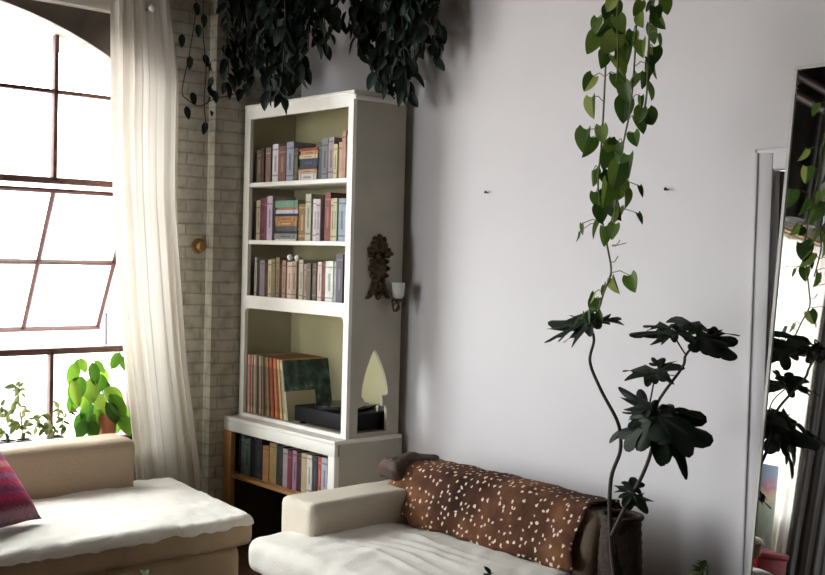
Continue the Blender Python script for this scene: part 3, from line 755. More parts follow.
mb = MB(); mb.lathe([(0, -.012), (.012, -.012), (.032, -.002), (.036, .006), (.033, .008), (0, .004)], cp, 20); mb.build('cup', M['bronze'], sco)
mb = MB(); mb.lathe([(.024, .008), (.030, .03), (.032, .085), (.029, .085), (.027, .03), (.021, .010)], cp, 24); mb.build('glass_shade', M['frost'], sco)
mb = MB(); mb.lathe([(0, .0085), (.018, .0085), (.018, .058), (.015, .062), (0, .062)], cp, 16); mb.tube([cp+Vector((0, 0, .06)), cp+Vector((0, 0, .072))], .0012, n=5); mb.build('candle', M['wax'], sco)
# wall knob on the brick, nails in the plaster
p = ony(198, 246, .07)
kn = thing('wall_rosette', p, 'round dull brass knob on the white brick beside the curtain', 'knob')
mtx = Matrix.Rotation(PI/2, 3, 'X')
mb = MB(); mb.lathe([(0, 0), (.040, 0), (.042, .005), (.035, .010), (0, .011)], p, 24, mtx=mtx); mb.build('back_plate', M['brass'], kn)
mb = MB(); mb.lathe([(.012, .009), (.012, .02), (.026, .027), (.030, .038), (.022, .05), (0, .054)], p, 20, mtx=mtx); mb.build('knob', M['brass'], kn)
for q, lb in (((488, 193), 'tiny dark nail in the white wall, closer to the bookcase'), ((668, 190), 'tiny dark nail in the white wall, right of the hanging vine')):
    p = onx(*q, 0); mb = MB(); mb.tube([(.004, p.y, p.z), (-.016, p.y, p.z+.003)], .003, n=8); mb.tube([(-.016, p.y, p.z+.003), (-.019, p.y, p.z+.0035)], .007, n=10)
    T(mb.build('nail', M['blackmetal']), lb, 'nail', 'nails in the white wall')

# ------------------------------------------------------------------ chaise under the window
ch = thing('chaise_sofa', (-1.9, -.62, 0), 'long white-covered chaise sofa under the arched window', 'sofa')
def chshape(p):
    # the right end narrows a little towards the front
    if p.x > -1.5: p.x -= .10*max(0, min(1, (-.2-p.y)/.9))*((p.x+1.5)/.6)
    return p
b_ = softbox((-3.2, -1.06, .06), (-.93, -.16, .305), .03, (40, 16, 6), 0, .006, 3, 1, chshape); b_.build('base', M['fabric'], ch, ang=180)
b_ = softbox((-3.22, -1.10, .305), (-.87, -.15, .435), .04, (110, 50, 8), .018, .011, 6, 3, chshape); b_.build('seat_cushion', M['fabric'], ch, ang=180)
b_ = softbox((-3.228, -1.109, .305), (-.862, -.142, .444), .045, (220, 90, 14), .018, .011, 6, 3, chshape)
for v in b_.v:
    zc = .402+.016*noise.noise(Vector((v.x*9, v.y*9, 3)))+.010*noise.noise(Vector((v.x*26, v.y*26, 7)))
    if v.z < zc: v.z = zc
b_.build('slipcover', M['fabricwhite'], ch, ang=180)['label'] = 'white cover over the seat'
b_ = softbox((-3.22, -.33, .40), (-1.14, -.10, .685), .045, (60, 8, 14), 0, .006, 4, 5); b_.build('backrest', M['fabric'], ch, ang=180)
for x in (-3.1, -1.12):
    for y_ in (-.98, -.25):
        mb = MB(); mb.lathe([(0, 0), (.02, 0), (.026, .062), (0, .062)], (x, y_, 0), 12); mb.build('leg', M['darkwood'], ch)
# striped cushion
cu = MB()
n = 24; hs = .195
for s in (-1, 1):
    o0 = len(cu.v)
    for j in range(n+1):
        for i in range(n+1):
            u, v = 2*i/n-1, 2*j/n-1
            pin = 1-.07*(1-abs(u)**2)*abs(v)**6 - .0
            pin2 = 1-.07*(1-abs(v)**2)*abs(u)**6
            th = .075*((1-u*u)*(1-v*v))**.45
            cu.v.append(Vector((u*hs*pin2, s*th+.006*noise.noise(Vector((u*3, v*3, s)))*(1-u*u)*(1-v*v), v*hs*pin)))
    for j in range(n):
        for i in range(n):
            q = o0+j*(n+1)+i; cu.f.append([q, q+1, q+n+2, q+n+1]); cu.m.append(0)
o = cu.build('cushion', M['stripe'], ang=180)
o.rotation_euler = (math.radians(-46), 0, math.radians(20))
e1 = Vector((math.cos(math.radians(20)), math.sin(math.radians(20)), 0)); e2 = Matrix.Rotation(math.radians(20), 3, 'Z') @ Vector((0, math.sin(math.radians(46)), math.cos(math.radians(46))))
o.location = Vector((-1.806, -.797, .482)) - hs*e1 + hs*e2
T(o, 'pink and purple striped woven cushion lying tilted on the chaise seat', 'cushion')

# ------------------------------------------------------------------ loveseat along the right wall
ls = thing('loveseat', (-.7, -2.0, 0), 'cream loveseat with a spotted hide over its back, along the white wall', 'sofa')
b_ = softbox((-1.12, -2.56, .06), (-.22, -1.37, .30), .03, (16, 24, 6), 0, .005, 3, 2); b_.build('base', M['fabric'], ls, ang=180)
def seatfold(p):
    # sagging creases in the loose cover
    if p.z > .38:
        for k in range(5):
            cx = -.98+.075*k; d = (p.x-cx) + .25*(p.y+2.0)**2 - .02*math.sin(9*p.y+k)
            w_ = math.exp(-((p.y+1.98)/.22)**2)
            p.z += .010*w_*math.exp(-(d/.018)**2)
    return p
b_ = softbox((-1.22, -2.55, .30), (-.50, -1.385, .445), .05, (80, 90, 8), .012, .010, 5, 8, seatfold)
b_.build('seat_cushion', M['fabricwhite'], ls, ang=180)
b_ = softbox((-1.03, -1.585, .06), (-.42, -1.355, .585), .03, (24, 12, 16), .0, .004, 4, 4); b_.build('arm', M['armcover'], ls, ang=180)
def lean(p):
    k = (p.z-.3)/.4
    p.x += .09*k
    return p
b_ = softbox((-.55, -2.56, .28), (-.33, -1.385, .655), .05, (12, 60, 20), .0, .006, 4, 6, lean); b_.build('backrest', M['fabric'], ls, ang=180)
for x in (-1.05, -.3):
    for y_ in (-2.5, -1.47):
        mb = MB(); mb.lathe([(0, 0), (.02, 0), (.026, .062), (0, .062)], (x, y_, 0), 12); mb.build('leg', M['darkwood'], ls)
# spotted hide
def backprof(s):
    """distance s along the back from the seat crease, over the top and down behind"""
    pts = [(-.545, .44), (-.535, .50), (-.475, .63), (-.455, .66), (-.42, .673), (-.33, .673), (-.275, .665), (-.235, .63), (-.24, .50), (-.25, .40)]
    acc = 0
    for (x0, z0), (x1, z1) in zip(pts, pts[1:]):
        L = math.hypot(x1-x0, z1-z0)
        if s <= acc+L: t = (s-acc)/L; return x0+(x1-x0)*t, z0+(z1-z0)*t
        acc += L
    return pts[-1]
hb = MB(); uv = []
nu, nv = 90, 46
hide_in = []
for i in range(nu+1):
    u = i/nu; yb = -1.455-1.065*u
    lo = .02+.018*noise.noise(Vector((u*9, 3, 0)))+.035*math.exp(-((u-.14)/.035)**2)+.03*math.exp(-((u-.0)/.04)**2)
    hi = .70+.03*noise.noise(Vector((u*6, 7, 0)))
    for j in range(nv+1):
        v = j/nv; s_ = lo+(hi-lo)*v
        x, z = backprof(s_)
        e = .012+.012*noise.noise(Vector((yb*4, s_*5, 1)))+.010*noise.noise(Vector((yb*13, s_*4, 5)))
        # soft outward offset from the back's core
        cx, cz = -.38, .56
        dx, dz_ = x-cx, z-cz; L = math.hypot(dx, dz_)
        yy = yb + (.02*noise.noise(Vector((s_*9, u*3, 2))) if 0 < i < nu else .03*noise.noise(Vector((s_*12, u, 9))))
        hb.v.append(Vector((x+dx/L*e, yy, z+dz_/L*e))); uv.append((yy, s_))
for i in range(nu):
    for j in range(nv):
        q = i*(nv+1)+j; hb.f.append([q, q+nv+1, q+nv+2, q+1]); hb.m.append(0)
th = thing('hide_throw', (-.4, -2.0, .70), 'brown fawn hide with white spots draped over the loveseat back', 'throw')
o = hb.build('hide', M['hide'], th, ang=180, uv=uv)
md = o.modifiers.new('thickness', 'SOLIDIFY'); md.thickness = .008; md.offset = 1
def headshape(p):
    k = max(0, min(1, (p.y+1.50)/.16))
    cx, cz = -.45, .635
    p.x = cx+(p.x-cx)*(1-.35*k); p.z = cz+(p.z-cz)*(1-.45*k*k)-.012*k
    return p
hd = softbox((-.535, -1.53, .60), (-.27, -1.345, .712), .04, (18, 18, 10), .0, .016, 11, 2, headshape)
hd.build('head_flap', M['hidehead'], th, ang=180)['label'] = 'dark unspotted neck fold'

# ------------------------------------------------------------------ potted fig
FIGX = -.52
fg = thing('potted_fig', (FIGX, -2.72, 0), 'tall fig tree with dark lobed leaves beside the loveseat, against the white wall', 'plant')
def fp(x, y, dx=0): return onx(x, y, FIGX+dx)
base = fp(615, 600)
pot_c = Vector((base.x-.09, base.y-.12, 0))
mb = MB(); mb.lathe([(0, 0), (.08, 0), (.085, .01), (.105, .25), (.112, .25), (.112, .275), (.1, .275), (.095, .245), (0, .245)], pot_c, 28); mb.build('pot', M['ceramic'], fg)
mb = MB(); mb.lathe([(0, .25), (.095, .246)], pot_c, 20); mb.build('soil', M['soil'], fg)
st1 = spline([pot_c+Vector((0, 0, .23)), fp(614, 575), fp(610, 522), fp(611, 479), fp(620, 452), fp(620, 433), fp(616, 418, -.03), fp(601, 390, -.07), fp(590, 362, -.10), fp(594, 340, -.13), fp(590, 326, -.14)])
st2 = spline([fp(612, 535), fp(623, 512), fp(642, 476), fp(651, 452), fp(654, 433), fp(657, 404), fp(682, 368), fp(686, 355), fp(701, 337, .02)])
st3 = spline([fp(686, 355), fp(680, 346, -.02), fp(672, 332, -.03)]); st4 = spline([fp(648, 412), fp(652, 392), fp(655, 376, -.03)])
mb = MB()
def tap(st, a_, b_): return [a_+(b_-a_)*i/(len(st)-1) for i in range(len(st))]
mb.tube(st1, tap(st1, .009, .0045)); mb.tube(st2, tap(st2, .008, .004)); mb.tube(st3, .003); mb.tube(st4, .003)
mb.build('stem', M['stem'], fg)
mb = MB()
def leafpx(x, y, tx, ty, w_, kind='lobed', dx=0, tilt=0, seed=0, curl=.25, facing=.5):
    """a fig leaf from its stalk end (x, y) to its tip (tx, ty)"""
    a_ = fp(x, y, dx); t_ = fp(tx, ty, dx+tilt); d = t_-a_
    up = (CAM-a_).normalized()*facing + Vector((0, 0, 1))
    lobed(mb, a_, d, d.length*1.05, w_/F*4.4, up=up, curl=curl, seed=seed)
FL = [(590, 323, 548, 318, 46, .02, .02), (586, 322, 540, 336, 26, -.03, -.05), (592, 324, 560, 338, 40, -.05, -.03), (592, 323, 572, 309, 34, .04, .06), (593, 322, 622, 318, 26, 0, -.03), (596, 316, 600, 324, 14, -.02, -.02),
      (672, 332, 628, 328, 40, -.03, .0), (670, 333, 648, 342, 24, -.06, -.05), (668, 328, 642, 318, 22, 0, .03), (672, 332, 693, 334, 20, -.02, -.05),
      (702, 330, 664, 310, 20, .04, .04), (700, 335, 738, 326, 16, .04, .05), (701, 337, 718, 352, 38, .0, -.06), (706, 336, 737, 358, 38, .03, -.02), (700, 331, 680, 322, 20, 0, -.05),
      (655, 376, 622, 360, 34, -.03, .02), (656, 372, 682, 364, 34, -.02, .0), (655, 374, 672, 378, 24, -.05, -.04), (657, 366, 664, 356, 20, 0, .03),
      (646, 405, 618, 380, 24, -.02, .04), (650, 408, 622, 404, 30, -.06, -.02), (652, 412, 626, 416, 34, 0, -.03), (654, 410, 702, 410, 28, .05, .04), (652, 425, 604, 432, 24, -.02, .03), (652, 420, 618, 446, 46, -.06, -.04),
      (654, 416, 640, 448, 40, -.02, -.06), (656, 418, 712, 434, 60, .02, -.02), (658, 416, 694, 442, 46, -.05, -.06), (655, 425, 664, 462, 42, -.03, -.05), (668, 432, 690, 474, 28, .02, -.03), (655, 420, 650, 464, 24, .05, .02), (655, 414, 672, 402, 40, .06, .1), (650, 414, 634, 400, 40, .04, .1),
      (632, 492, 614, 480, 24, -.03, .0), (632, 490, 634, 474, 22, -.01, .04), (632, 494, 622, 504, 20, -.05, -.05), (634, 496, 646, 508, 28, -.02, -.04)]
for i, (x, y, tx, ty, w_, dx, tl_) in enumerate(FL): leafpx(x, y, tx, ty, w_*(1.35 if i < 6 else 1.1), dx=dx-(.14 if i < 6 else 0), tilt=tl_, seed=i, facing=rnd.uniform(.25, .8), curl=rnd.uniform(.12, .32))
mb.build('leaves', M['fig'], fg)
# dark basket behind it
bk = thing('basket', (-.43, -2.655, 0), 'tall dark wicker basket between the loveseat and the white wall', 'basket')
mb = MB(); prof = [(0, 0), (.068, 0)]
for k in range(41):
    z = .66*k/40; prof.append((.07+.012*math.sin(PI*k/40)+(.003 if k % 2 else 0), z))
prof += [(.078, .675), (.066, .67), (.062, .06), (0, .05)]
mb.lathe(prof, (-.43, -2.655, 0), 32); mb.build('body', M['basket'], bk)
mb = MB(); mb.tube([(-.43+.072*math.cos(a_*PI/12), -2.655+.072*math.sin(a_*PI/12), .668) for a_ in range(25)], .010, n=8); mb.build('rim', M['basket'], bk)

# ------------------------------------------------------------------ pothos vine
VX = -.72
pv = thing('hanging_pothos', (VX, -2.62, 3.35), 'trailing green heart-leaved vine hanging in front of the white wall above the fig', 'plant')
def vp(x, y, dx=0): return onx(x, y, VX+dx)
tops = Vector((VX, -2.63, 2.95))
strands = [[tops+Vector((0, .08, .0)), vp(608, -30), vp(607, 30), vp(605, 80), vp(603, 120), vp(601, 150), vp(598, 185), vp(603, 225), vp(608, 250), vp(611, 272), vp(604, 292), vp(598, 312)],
           [tops+Vector((.02, -.05, 0)), vp(637, -30, .03), vp(636, 30, .03), vp(634, 70, .03), vp(630, 110, .03), vp(624, 140, .02), vp(619, 170, .02), vp(616, 200), vp(612, 235)],
           [tops+Vector((-.02, -.1, 0)), vp(652, -30, -.03), vp(650, 20, -.03), vp(648, 60, -.03), vp(646, 100, -.03), vp(640, 122, -.03)],
           [tops+Vector((0, 0, 0)), vp(620, -30, -.05), vp(617, 10, -.05), vp(618, 60, -.04), vp(616, 84, -.04)]]
mb = MB(); ST = []
for s_ in strands:
    sp_ = spline(s_, 5); ST += sp_; mb.tube(sp_, .0032, n=6)
PL = [(596, 25, 18), (592, 43, 24), (603, 30, 18), (610, 23, 18), (610, 44, 30), (620, 23, 20), (620, 14, 16), (619, 32, 20), (632, 39, 18), (619, 65, 26), (589, 83, 20), (619, 82, 22), (632, 83, 26), (626, 92, 22), (592, 107, 24), (624, 110, 26), (640, 115, 18), (650, 117, 22), (640, 125, 20), (635, 139, 18), (641, 102, 16), (648, 90, 26), (647, 71, 20), (653, 56, 22), (650, 64, 18), (653, 34, 22), (660, 21, 20), (666, 6, 18), (649, 6, 16), (611, 4, 18), (585, 141, 28), (602, 134, 20), (614, 147, 20),
      (588, 147, 24), (614, 156, 32), (627, 165, 26), (617, 176, 30), (594, 178, 20), (606, 194, 30), (626, 199, 20), (613, 207, 30), (615, 217, 24), (601, 214, 22), (641, 191, 14), (640, 218, 15), (596, 230, 20), (605, 236, 22), (613, 231, 18), (582, 229, 13), (578, 237, 12), (632, 283, 22), (615, 285, 20), (603, 290, 12), (592, 298, 14), (594, 305, 18), (600, 316, 14), (577, 322, 14), (584, 318, 14),
      (608, 12, 20), (640, 20, 18), (628, 55, 20), (603, 60, 20), (642, 48, 20), (598, 200, 20), (620, 190, 22), (606, 160, 20), (637, 8, 18), (645, 80, 20), (620, 48, 22), (660, 40, 16), (606, 180, 20), (588, 318, 14), (656, 14, 18), (655, 72, 16), (616, 10, 18)]
lv = MB()
for k, (x, y, sz_) in enumerate(PL):
    dx = rnd.uniform(-.05, .05); c = vp(x, y, dx)
    L = sz_/F*(c-CAM).dot(_f)*.82
    q = min(ST, key=lambda s: (s-c).length+ (.05 if s.z < c.z else 0))
    toward = (c-q); toward.z = 0
    d = (toward.normalized() if toward.length > 1e-3 else Vector((0, 0, 0)))*rnd.uniform(.1, .7) + Vector((rnd.uniform(-.3, .3), rnd.uniform(-.45, .45), -1))
    d.normalize()
    base = c - d*L*.5
    out = (CAM-c).normalized(); out = (out + Vector((rnd.uniform(-.9, .9), rnd.uniform(-.9, .9), rnd.uniform(-.1, .7)))).normalized()
    blade(lv, base, d, L*1.12, L*(.95 if sz_ > 16 else .5), 'heart', up=out, curl=rnd.uniform(.05, .25), fold=rnd.uniform(.08, .3))
    q2 = q + Vector((0, 0, .01))
    mid = (q2+base)/2 + Vector((0, 0, .012))
    mb.tube([q2, mid, base], .0016, n=5)
# small bare tendrils
for a_, b_ in (((612, 245), (626, 243)), ((611, 262), (618, 256)), ((612, 246), (620, 240))): mb.tube([vp(*a_), vp((a_[0]+b_[0])/2, a_[1]), vp(*b_)], .0016, n=5)
mb.build('vine', M['greenstem'], pv)
lv.build('leaves', M['pothos'], pv)
mb = MB(); mb.lathe([(0, 2.9), (.09, 2.9), (.12, 3.06), (.125, 3.09), (.11, 3.09), (.105, 3.05), (0, 3.05)], (VX, -2.63, 0), 24); mb.build('pot', M['ceramicw'], pv)
mb = MB()
for k in range(3):
    a_ = k*2*PI/3; mb.tube([(VX+.12*math.cos(a_), -2.63+.12*math.sin(a_), 3.08), (VX, -2.63, 3.6)], .003, n=5)
mb.tube([(VX, -2.63, 3.6), (VX, -2.63, CEIL)], .003, n=5); mb.build('hanger', M['wire'], pv)

# ------------------------------------------------------------------ dark trailing plants above the bookcase
def trailing(cx, cy, zc, ends, label, dens=1.0, thr=.11):
    o = thing('trailing_plant', (cx, cy, zc), label, 'plant', 'dark trailing plants above the bookcase')
    sm, lm = MB(), MB()
    for (x, yend, dep, nlf) in ends:
        e = onx(x, yend, cx+dep); hi = onx(x+rnd.uniform(-4, 4), -40, cx+dep)
        mid = (e+hi)/2 + Vector((rnd.uniform(-.02, .02), rnd.uniform(-.03, .03), 0))
        s_ = spline([Vector((cx+rnd.uniform(-.06, .06), cy+rnd.uniform(-.06, .06), zc)), hi, mid, e], 10)
        sm.tube(s_, .003, n=5)
        nl = max(3, int(nlf*dens))
        for k in range(nl):
            t = .28+.72*(k+rnd.random()*.8)/nl; i = min(len(s_)-1, int(t*(len(s_)-1)))
            b = s_[i] + Vector((rnd.gauss(0, .012), rnd.gauss(0, .012), rnd.gauss(0, .012)))
            a_ = rnd.uniform(0, 2*PI); d = Vector((math.cos(a_)*.6, math.sin(a_)*.6, -rnd.uniform(.4, 1.3)))
            L = rnd.uniform(.055, thr)
            blade(lm, b, d, L, L*rnd.uniform(.42, .62), 'oval', up=Vector((rnd.uniform(-1, .2), rnd.uniform(-1, .2), .8)), curl=rnd.uniform(.1, .4))
    sm.build('vine', M['stem'], o); lm.build('leaves', M['ivy'], o)
    mb = MB(); mb.lathe([(0, zc-.02), (.10, zc-.02), (.13, zc+.14), (.135, zc+.17), (.12, zc+.17), (.115, zc+.13), (0, zc+.13)], (cx, cy, 0), 24); mb.build('pot', M['ceramic'], o)
    mb = MB()
    for k in range(3):
        a_ = k*2*PI/3; mb.tube([(cx+.13*math.cos(a_), cy+.13*math.sin(a_), zc+.16), (cx, cy, zc+.7)], .003, n=5)
    mb.tube([(cx, cy, zc+.7), (cx, cy, CEIL)], .003, n=5); mb.build('hanger', M['wire'], o)
e1 = [(194, 34, .0, 12), (199, 58, -.03, 16), (204, 72, .03, 18), (210, 104, -.02, 20), (190, 20, .04, 10), (208, 92, .0, 14), (214, 112, -.04, 22), (219, 70, .06, 22), (224, 108, .02, 26), (229, 84, -.05, 26), (234, 60, .05, 26), (238, 78, 0, 26), (244, 90, -.03, 22), (250, 74, .05, 26), (256, 55, 0, 24), (262, 66, .08, 24), (268, 80, -.02, 26), (273, 98, -.06, 26), (278, 104, -.08, 24), (284, 84, .02, 28), (290, 88, .04, 28), (296, 66, .0, 26), (302, 82, .05, 24), (308, 50, -.03, 22), (316, 40, .03, 20), (324, 46, 0, 14), (329, 40, .04, 8), (246, 40, .1, 24), (266, 36, -.08, 24), (288, 50, .1, 26), (300, 30, 0, 24), (276, 60, .1, 26)]
trailing(-.50, -.42, 3.12, e1, 'dark green trailing plant hanging over the left end of the bookcase', 1.15)
e2 = [(342, 24, 0, 10), (348, 30, .03, 12), (356, 34, 0, 14), (360, 54, -.02, 12), (366, 40, .03, 22), (371, 62, -.03, 22), (376, 76, .02, 24), (381, 86, 0, 26), (386, 92, .04, 28), (391, 90, -.03, 28), (396, 70, .05, 26), (401, 96, .0, 28), (405, 102, .03, 26), (409, 100, -.02, 22), (411, 70, .06, 24), (416, 52, 0, 22), (421, 40, .03, 20), (428, 24, 0, 12), (433, 52, .02, 12), (436, 68, .04, 8), (384, 50, .08, 26), (394, 44, -.06, 28), (402, 56, .08, 26), (374, 30, .08, 22), (410, 34, -.05, 24)]
trailing(-.22, -1.12, 3.05, e2, 'dark green trailing plant hanging over the right end of the bookcase', 1.15)
# thin runner across the brick
rp = [ony(x, y, -.03) for x, y in ((240, 92), (228, 96), (214, 99), (200, 106), (188, 100), (182, 92), (186, 70))]
mb = MB(); mb.tube(spline(rp, 5), .003, n=5); lm = MB()
for x, y in ((206, 128), (186, 112), (192, 98), (214, 96), (226, 88), (182, 40), (198, 30), (204, 60), (236, 84), (204, 20), (190, 62), (196, 8)):
    b = ony(x, y-6, -.03); blade(lm, b, Vector((rnd.uniform(-.4, .4), -.2, -1)), .07, .035, 'oval', up=Vector((-.5, -1, .3)))
mb.tube(spline([ony(x, y, -.035) for x, y in ((204, -10), (203, 30), (206, 70), (204, 100), (206, 126))], 5), .003, n=5)
mb.tube(spline([ony(x, y, -.035) for x, y in ((194, -10), (196, 8), (190, 50), (186, 70))], 5), .0025, n=5)
rn = thing('climbing_vine', (-.5, -.02, 2.6), 'thin dark vine runner trailing down the white brick beside the curtain', 'plant')
mb.build('vine', M['stem'], rn); lm.build('leaves', M['ivy'], rn)

# ------------------------------------------------------------------ window sill plants
def pot_at(x, y, z, r, h, mat_, parent):
    mb = MB(); mb.lathe([(0, 0), (r*.72, 0), (r*.95, h*.8), (r, h*.8), (r, h), (r*.86, h), (r*.84, h*.82), (0, h*.82)], (x, y, z), 20); mb.build('pot', mat_, parent)
px0 = ony(106, 430, .09).x
g = thing('potted_plant', (px0, .09, SILL), 'bright green leafy plant in a terracotta pot on the window sill by the curtain', 'plant', 'plants on the window sill')
pot_at(px0, .09, SILL, .058, .17, M['terracotta'], g)
sm, lm = MB(), MB()
BL = [(76, 362, 70, 384), (80, 358, 86, 372), (92, 362, 96, 384), (82, 376, 72, 402), (72, 380, 78, 404), (96, 366, 108, 384), (90, 378, 92, 402), (100, 380, 112, 398), (104, 388, 122, 404), (86, 388, 82, 408), (96, 392, 104, 414), (110, 394, 124, 416), (114, 402, 128, 426), (100, 402, 92, 422), (90, 400, 84, 424), (84, 412, 76, 430), (112, 408, 120, 432), (102, 374, 98, 392), (84, 360, 74, 366), (94, 360, 104, 372), (106, 402, 116, 422), (118, 412, 130, 434), (120, 352, 112, 368), (122, 356, 126, 370), (86, 420, 78, 438), (94, 414, 90, 436), (78, 392, 70, 412), (98, 408, 100, 428), (90, 420, 96, 438), (108, 416, 112, 436)]
for i, (x, y, tx, ty) in enumerate(BL):
    yy = .08+rnd.uniform(-.05, .06); a_ = ony(x, y, yy); t_ = ony(tx, ty, yy-rnd.uniform(-.01, .03)); d = t_-a_
    blade(lm, a_, d, d.length*1.1, d.length*rnd.uniform(.5, .72), 'oval', up=Vector((rnd.uniform(-.6, .3), -.8, rnd.uniform(.2, .9))), curl=rnd.uniform(0, .2))
    sm.tube(spline([(px0, .09, SILL+.14), ((px0+a_.x)/2, .09, (SILL+.1+a_.z)/2+.02), a_], 4), .0022, n=5)
sm.build('stem', M['greenstem'], g); lm.build('leaves', M['bright'], g)
SP = [('small olive-leaved seedling on the window sill, at the left edge of the photo', [(4, 432), (10, 414), (16, 402), (2, 408), (12, 424)], 8, .044, 'dull'),
      ('small pale sprig with one high leaf on the window sill, left of the window mullion', [(18, 392), (24, 410), (30, 418), (20, 424), (28, 430), (36, 424), (16, 386)], 24, .04, 'dull'),
      ('small drooping olive plant on the window sill, right below the window mullion', [(46, 426), (52, 418), (58, 412), (62, 420), (66, 428), (42, 430), (68, 410), (54, 430)], 55, .045, 'dull')]
for lb, pts, cxp, r, mk in SP:
    x = ony(cxp, 432, .09).x
    g = thing('seedling', (x, .09, SILL), lb, 'plant', 'plants on the window sill')
    pot_at(x, .09, SILL, r, .075, M['ceramic'], g)
    sm, lm = MB(), MB()
    for (u, v) in pts:
        for q in range(2):
            a_ = ony(u+rnd.uniform(-3, 3), v+rnd.uniform(-3, 3), .08+rnd.uniform(-.03, .04))
            sm.tube(spline([(x, .09, SILL+.05), ((x+a_.x)/2, .09, (SILL+.05+a_.z)/2+.01), a_], 4), .0014, n=4)
            for w_ in range(2):
                d = Vector((rnd.uniform(-1, 1), rnd.uniform(-.3, .3), rnd.uniform(-.8, .5))); L = rnd.uniform(.03, .055)
                blade(lm, a_, d, L, L*.5, 'oval', up=Vector((rnd.uniform(-.5, .5), -.8, .6)))
    sm.build('stem', M['greenstem'], g); lm.build('leaves', M[mk], g)

# ------------------------------------------------------------------ plants whose tips rise into the bottom of the photo
def fore(px_, py_, D, label, mk, n, L0, spread):
    tip = CAM + ray(px_, py_)*D
    g = thing('floor_plant', (tip.x, tip.y, 0), label, 'plant', 'plants at the bottom of the photo')
    pot_at(tip.x, tip.y, 0, .13, .24, M['ceramic'], g)
    sm, lm = MB(), MB()
    for k in range(n):
        a_ = 2*PI*k/n+rnd.random(); r = spread*rnd.random()**.5
        t_ = tip+Vector((math.cos(a_)*r, math.sin(a_)*r, -rnd.uniform(0, .05)-r*.25))
        s_ = spline([Vector((tip.x+.03*math.cos(a_), tip.y+.03*math.sin(a_), .19)), Vector((tip.x+.5*r*math.cos(a_), tip.y+.5*r*math.sin(a_), tip.z*.6)), t_], 6)
        sm.tube(s_, .0025, n=5)
        for q in range(7):
            b = s_[-1-q] if q < len(s_)-2 else s_[2]
            for w_ in range(2):
                d = Vector((rnd.uniform(-1, 1), rnd.uniform(-1, 1), rnd.uniform(-.2, .8))); L = L0*rnd.uniform(.7, 1.2)
                blade(lm, b, d, L, L*.55, 'oval', up=Vector((rnd.uniform(-.4, .4), rnd.uniform(-.4, .4), 1)))
    sm.build('stem', M['greenstem'], g); lm.build('leaves', M[mk], g)
fore(140, 572, 2.9, 'pale green leafy tips rising in front of the chaise', 'pale', 8, .03, .05)
fore(493, 574, 2.7, 'dark leaf tips rising in front of the loveseat', 'fig', 7, .032, .035)
fore(703, 563, 2.7, 'yellow-green leaf tips rising below the white wall near the mirror', 'pothos', 7, .028, .03)

# ------------------------------------------------------------------ leaning mirror
TH = math.radians(6); YW = math.tan(math.radians(2)); mz = 2.30; mw0, mw1 = -3.05, -3.72
def mp(y, z, off=0): return Vector((-.03-math.tan(TH)*(mz-z)+YW*(y-mw0)-off*math.cos(TH), y, z+off*math.sin(TH)))
lm_ = thing('leaning_mirror', (-.31, -3.38, 0), 'tall thin-framed mirror leaning against the wall in front of the dark doorway', 'mirror')
def slab(y0, y1, z0, z1, o0, o1):
    mb = MB(); vs = [mp(y, z, o) for o in (o0, o1) for y in (y0, y1) for z in (z0, z1)]
    mb.add(vs, [[0, 1, 3, 2], [4, 6, 7, 5], [0, 4, 5, 1], [2, 3, 7, 6], [0, 2, 6, 4], [1, 5, 7, 3]]); return mb
mb = slab(mw0-.012, mw1+.012, .035, mz-.012, .001, .003); mb.build('glass', M['mirror'], lm_, smooth=False)
mb = slab(mw0, mw1, .02, mz, -.018, -.001); mb.build('backing', M['darkwood'], lm_, smooth=False)
mb = MB()
for q in ((mw0, mw0-.012, .022, mz), (mw1+.012, mw1, .022, mz), (mw0-.012, mw1+.012, .022, .036), (mw0-.012, mw1+.012, mz-.012, mz)):
    s_ = slab(q[0], q[1], q[2], q[3], -.001, .008); mb.add(s_.v, s_.f)
mb.build('frame', M['ceramicw'], lm_, smooth=False)

# things caught only in the mirror
cv = thing('painting', (-4.55, -.14, .30), 'colourful pink, green and blue painting seen in the lower part of the mirror', 'painting')
def paint_mat():
    m, nt, b = newmat('painted_canvas')
    tc = N(nt, 'ShaderNodeTexCoord'); sp_ = N(nt, 'ShaderNodeSeparateXYZ'); nt.links.new(tc.outputs['Generated'], sp_.inputs[0])
    n = N(nt, 'ShaderNodeTexNoise', Scale=7.0, Detail=4.0); nt.links.new(tc.outputs['Generated'], n.inputs['Vector'])
    a = N(nt, 'ShaderNodeMath', operation='MULTIPLY_ADD'); nt.links.new(n.outputs['Fac'], a.inputs[0]); a.inputs[1].default_value = .3; nt.links.new(sp_.outputs[2], a.inputs[2])
    r = ramp(nt, a.outputs[0], [(.2, srgb((84, 70, 56))), (.38, srgb((120, 128, 90))), (.6, srgb((150, 170, 140))), (.78, srgb((220, 200, 140))), (.88, srgb((216, 120, 130))), (1, srgb((150, 170, 210)))])
    nt.links.new(r.outputs[0], b.inputs['Base Color']); b.inputs['Roughness'].default_value = .7; return m
mb = MB(); mb.box((-4.69, -.19, .275), (-4.28, -.165, .93), bev=.003)
for v in mb.v: v.y += (v.z-.275)*.06
mb.build('canvas', paint_mat(), cv)
chs = thing('storage_box', (-4.5, -.26, 0), 'deep red cloth-covered box under the painting, seen only in the mirror', 'box')
mb = MB(); mb.box((-4.58, -.42, 0), (-4.2, -.11, .23), bev=.012); mb.build('body', M['red'], chs)
mb = MB(); mb.box((-4.59, -.43, .23), (-4.19, -.105, .272), bev=.012); mb.build('lid', M['red'], chs)
dp = thing('air_duct', (-4.42, -.09, 3.0), 'dark vertical duct high on the wall, seen only in the mirror', 'pipe')
mb = MB(); mb.tube([(-4.42, -.10, 2.9), (-4.42, -.10, CEIL)], .11, n=20)
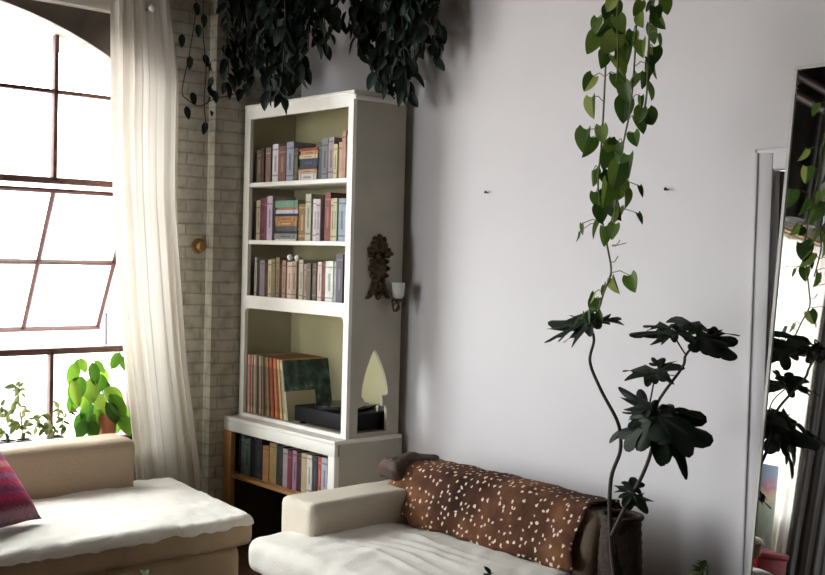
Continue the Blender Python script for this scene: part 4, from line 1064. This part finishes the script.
for z in (3.3, 3.9, 4.5): mb.tube([(-4.42, -.10, z), (-4.42, -.10, z+.04)], .118, n=20)
mb.build('pipe', M['pipe'], dp)
mb = MB()
for z in (3.6, 4.7): mb.box((-4.46, -.02, z), (-4.38, .07, z+.03))
mb.build('bracket', M['pipe'], dp)
for z, lb in ((3.95, 'upper red-brown pipe running level along the brick wall, seen only in the mirror'), (3.80, 'lower red-brown pipe running level along the brick wall, seen only in the mirror')):
    pp = thing('wall_pipe', (-5.2, -.26, z), lb, 'pipe', 'pipes along the brick wall')
    mb = MB(); mb.tube([(-7.6, -.26, z), (-3.6, -.26, z)], .035, n=12); mb.build('pipe', M['pipered'], pp)
    mb = MB()
    for x in (-7.0, -5.6, -4.2): mb.tube([(x, -.26, z), (x, .068, z)], .012, n=8)
    mb.build('bracket', M['pipe'], pp)
gp = thing('grey_pipe', (-4.64, -.08, 3.0), 'pale grey vertical pipe beside the dark duct, seen only in the mirror', 'pipe')
mb = MB(); mb.tube([(-4.64, -.09, 2.9), (-4.64, -.09, CEIL)], .07, n=16); mb.build('pipe', M['pipegrey'], gp)
mb = MB(); mb.box((-4.67, -.03, 3.6), (-4.61, .07, 3.63)); mb.build('bracket', M['pipe'], gp)

# ------------------------------------------------------------------ outside
bd = thing('building', (-2, 42, -8), 'pale hazy building across the street, seen through the arched window', 'building')
mb = MB(); mb.box((-22, 40, -10), (22, 52, 5.2)); mb.build('wall', M['facade'], bd, smooth=False)
mb = MB(); mb.box((-22.4, 39.6, 5.2), (22.4, 52, 5.7)); mb.box((5, 43, 5.7), (9, 48, 7.6)); mb.box((12, 43, 5.7), (15, 48, 7.0)); mb.build('roof', M['facade'], bd, smooth=False)
for i in range(9):
    for z in (-6.5, -2.9, .7):
        x = -18+4.4*i
        mb = MB(); mb.box((x, 39.95, z), (x+1.7, 40.05, z+2.3)); mb.build('window', M['facadewin'], bd, smooth=False)
mb = MB(); mb.box((-80, .7, -10.3), (80, 120, -10.0)); g_ = mb.build('street', M['facade'], smooth=False); struct(g_)

# ------------------------------------------------------------------ daylight
wd = bpy.data.worlds.new('overcast_sky'); S.world = wd; wd.use_nodes = True
bg = wd.node_tree.nodes['Background']; bg.inputs[0].default_value = (.93, .97, 1.0, 1); bg.inputs[1].default_value = 15.0
def portal(name, loc, rot, sx_, sy_):
    l = bpy.data.lights.new(name, 'AREA'); l.shape = 'RECTANGLE'; l.size = sx_; l.size_y = sy_; l.cycles.is_portal = True
    o = bpy.data.objects.new(name, l); COL.objects.link(o); o.location = loc; o.rotation_euler = rot
portal('window_portal', ((WX0+WX1)/2, .45, 1.7), (-PI/2, 0, 0), 2.3, 2.2)
portal('window_portal', ((W2X0+W2X1)/2, .45, 1.88), (-PI/2, 0, 0), 2.3, 2.6)
portal('window_portal', (X0-.28, (W3A+W3C)/2, (W3B+W3D)/2), (0, -PI/2, 0), W3D-W3B, W3C-W3A)
S.view_settings.view_transform = 'Standard'; S.view_settings.look = 'None'; S.view_settings.gamma = 1
S.view_settings.use_curve_mapping = False
S.view_settings.exposure = 0.07
S.cycles.use_denoising = True
S.cycles.max_bounces = 10; S.cycles.diffuse_bounces = 6; S.cycles.transparent_max_bounces = 12
S.cycles.sample_clamp_indirect = 6
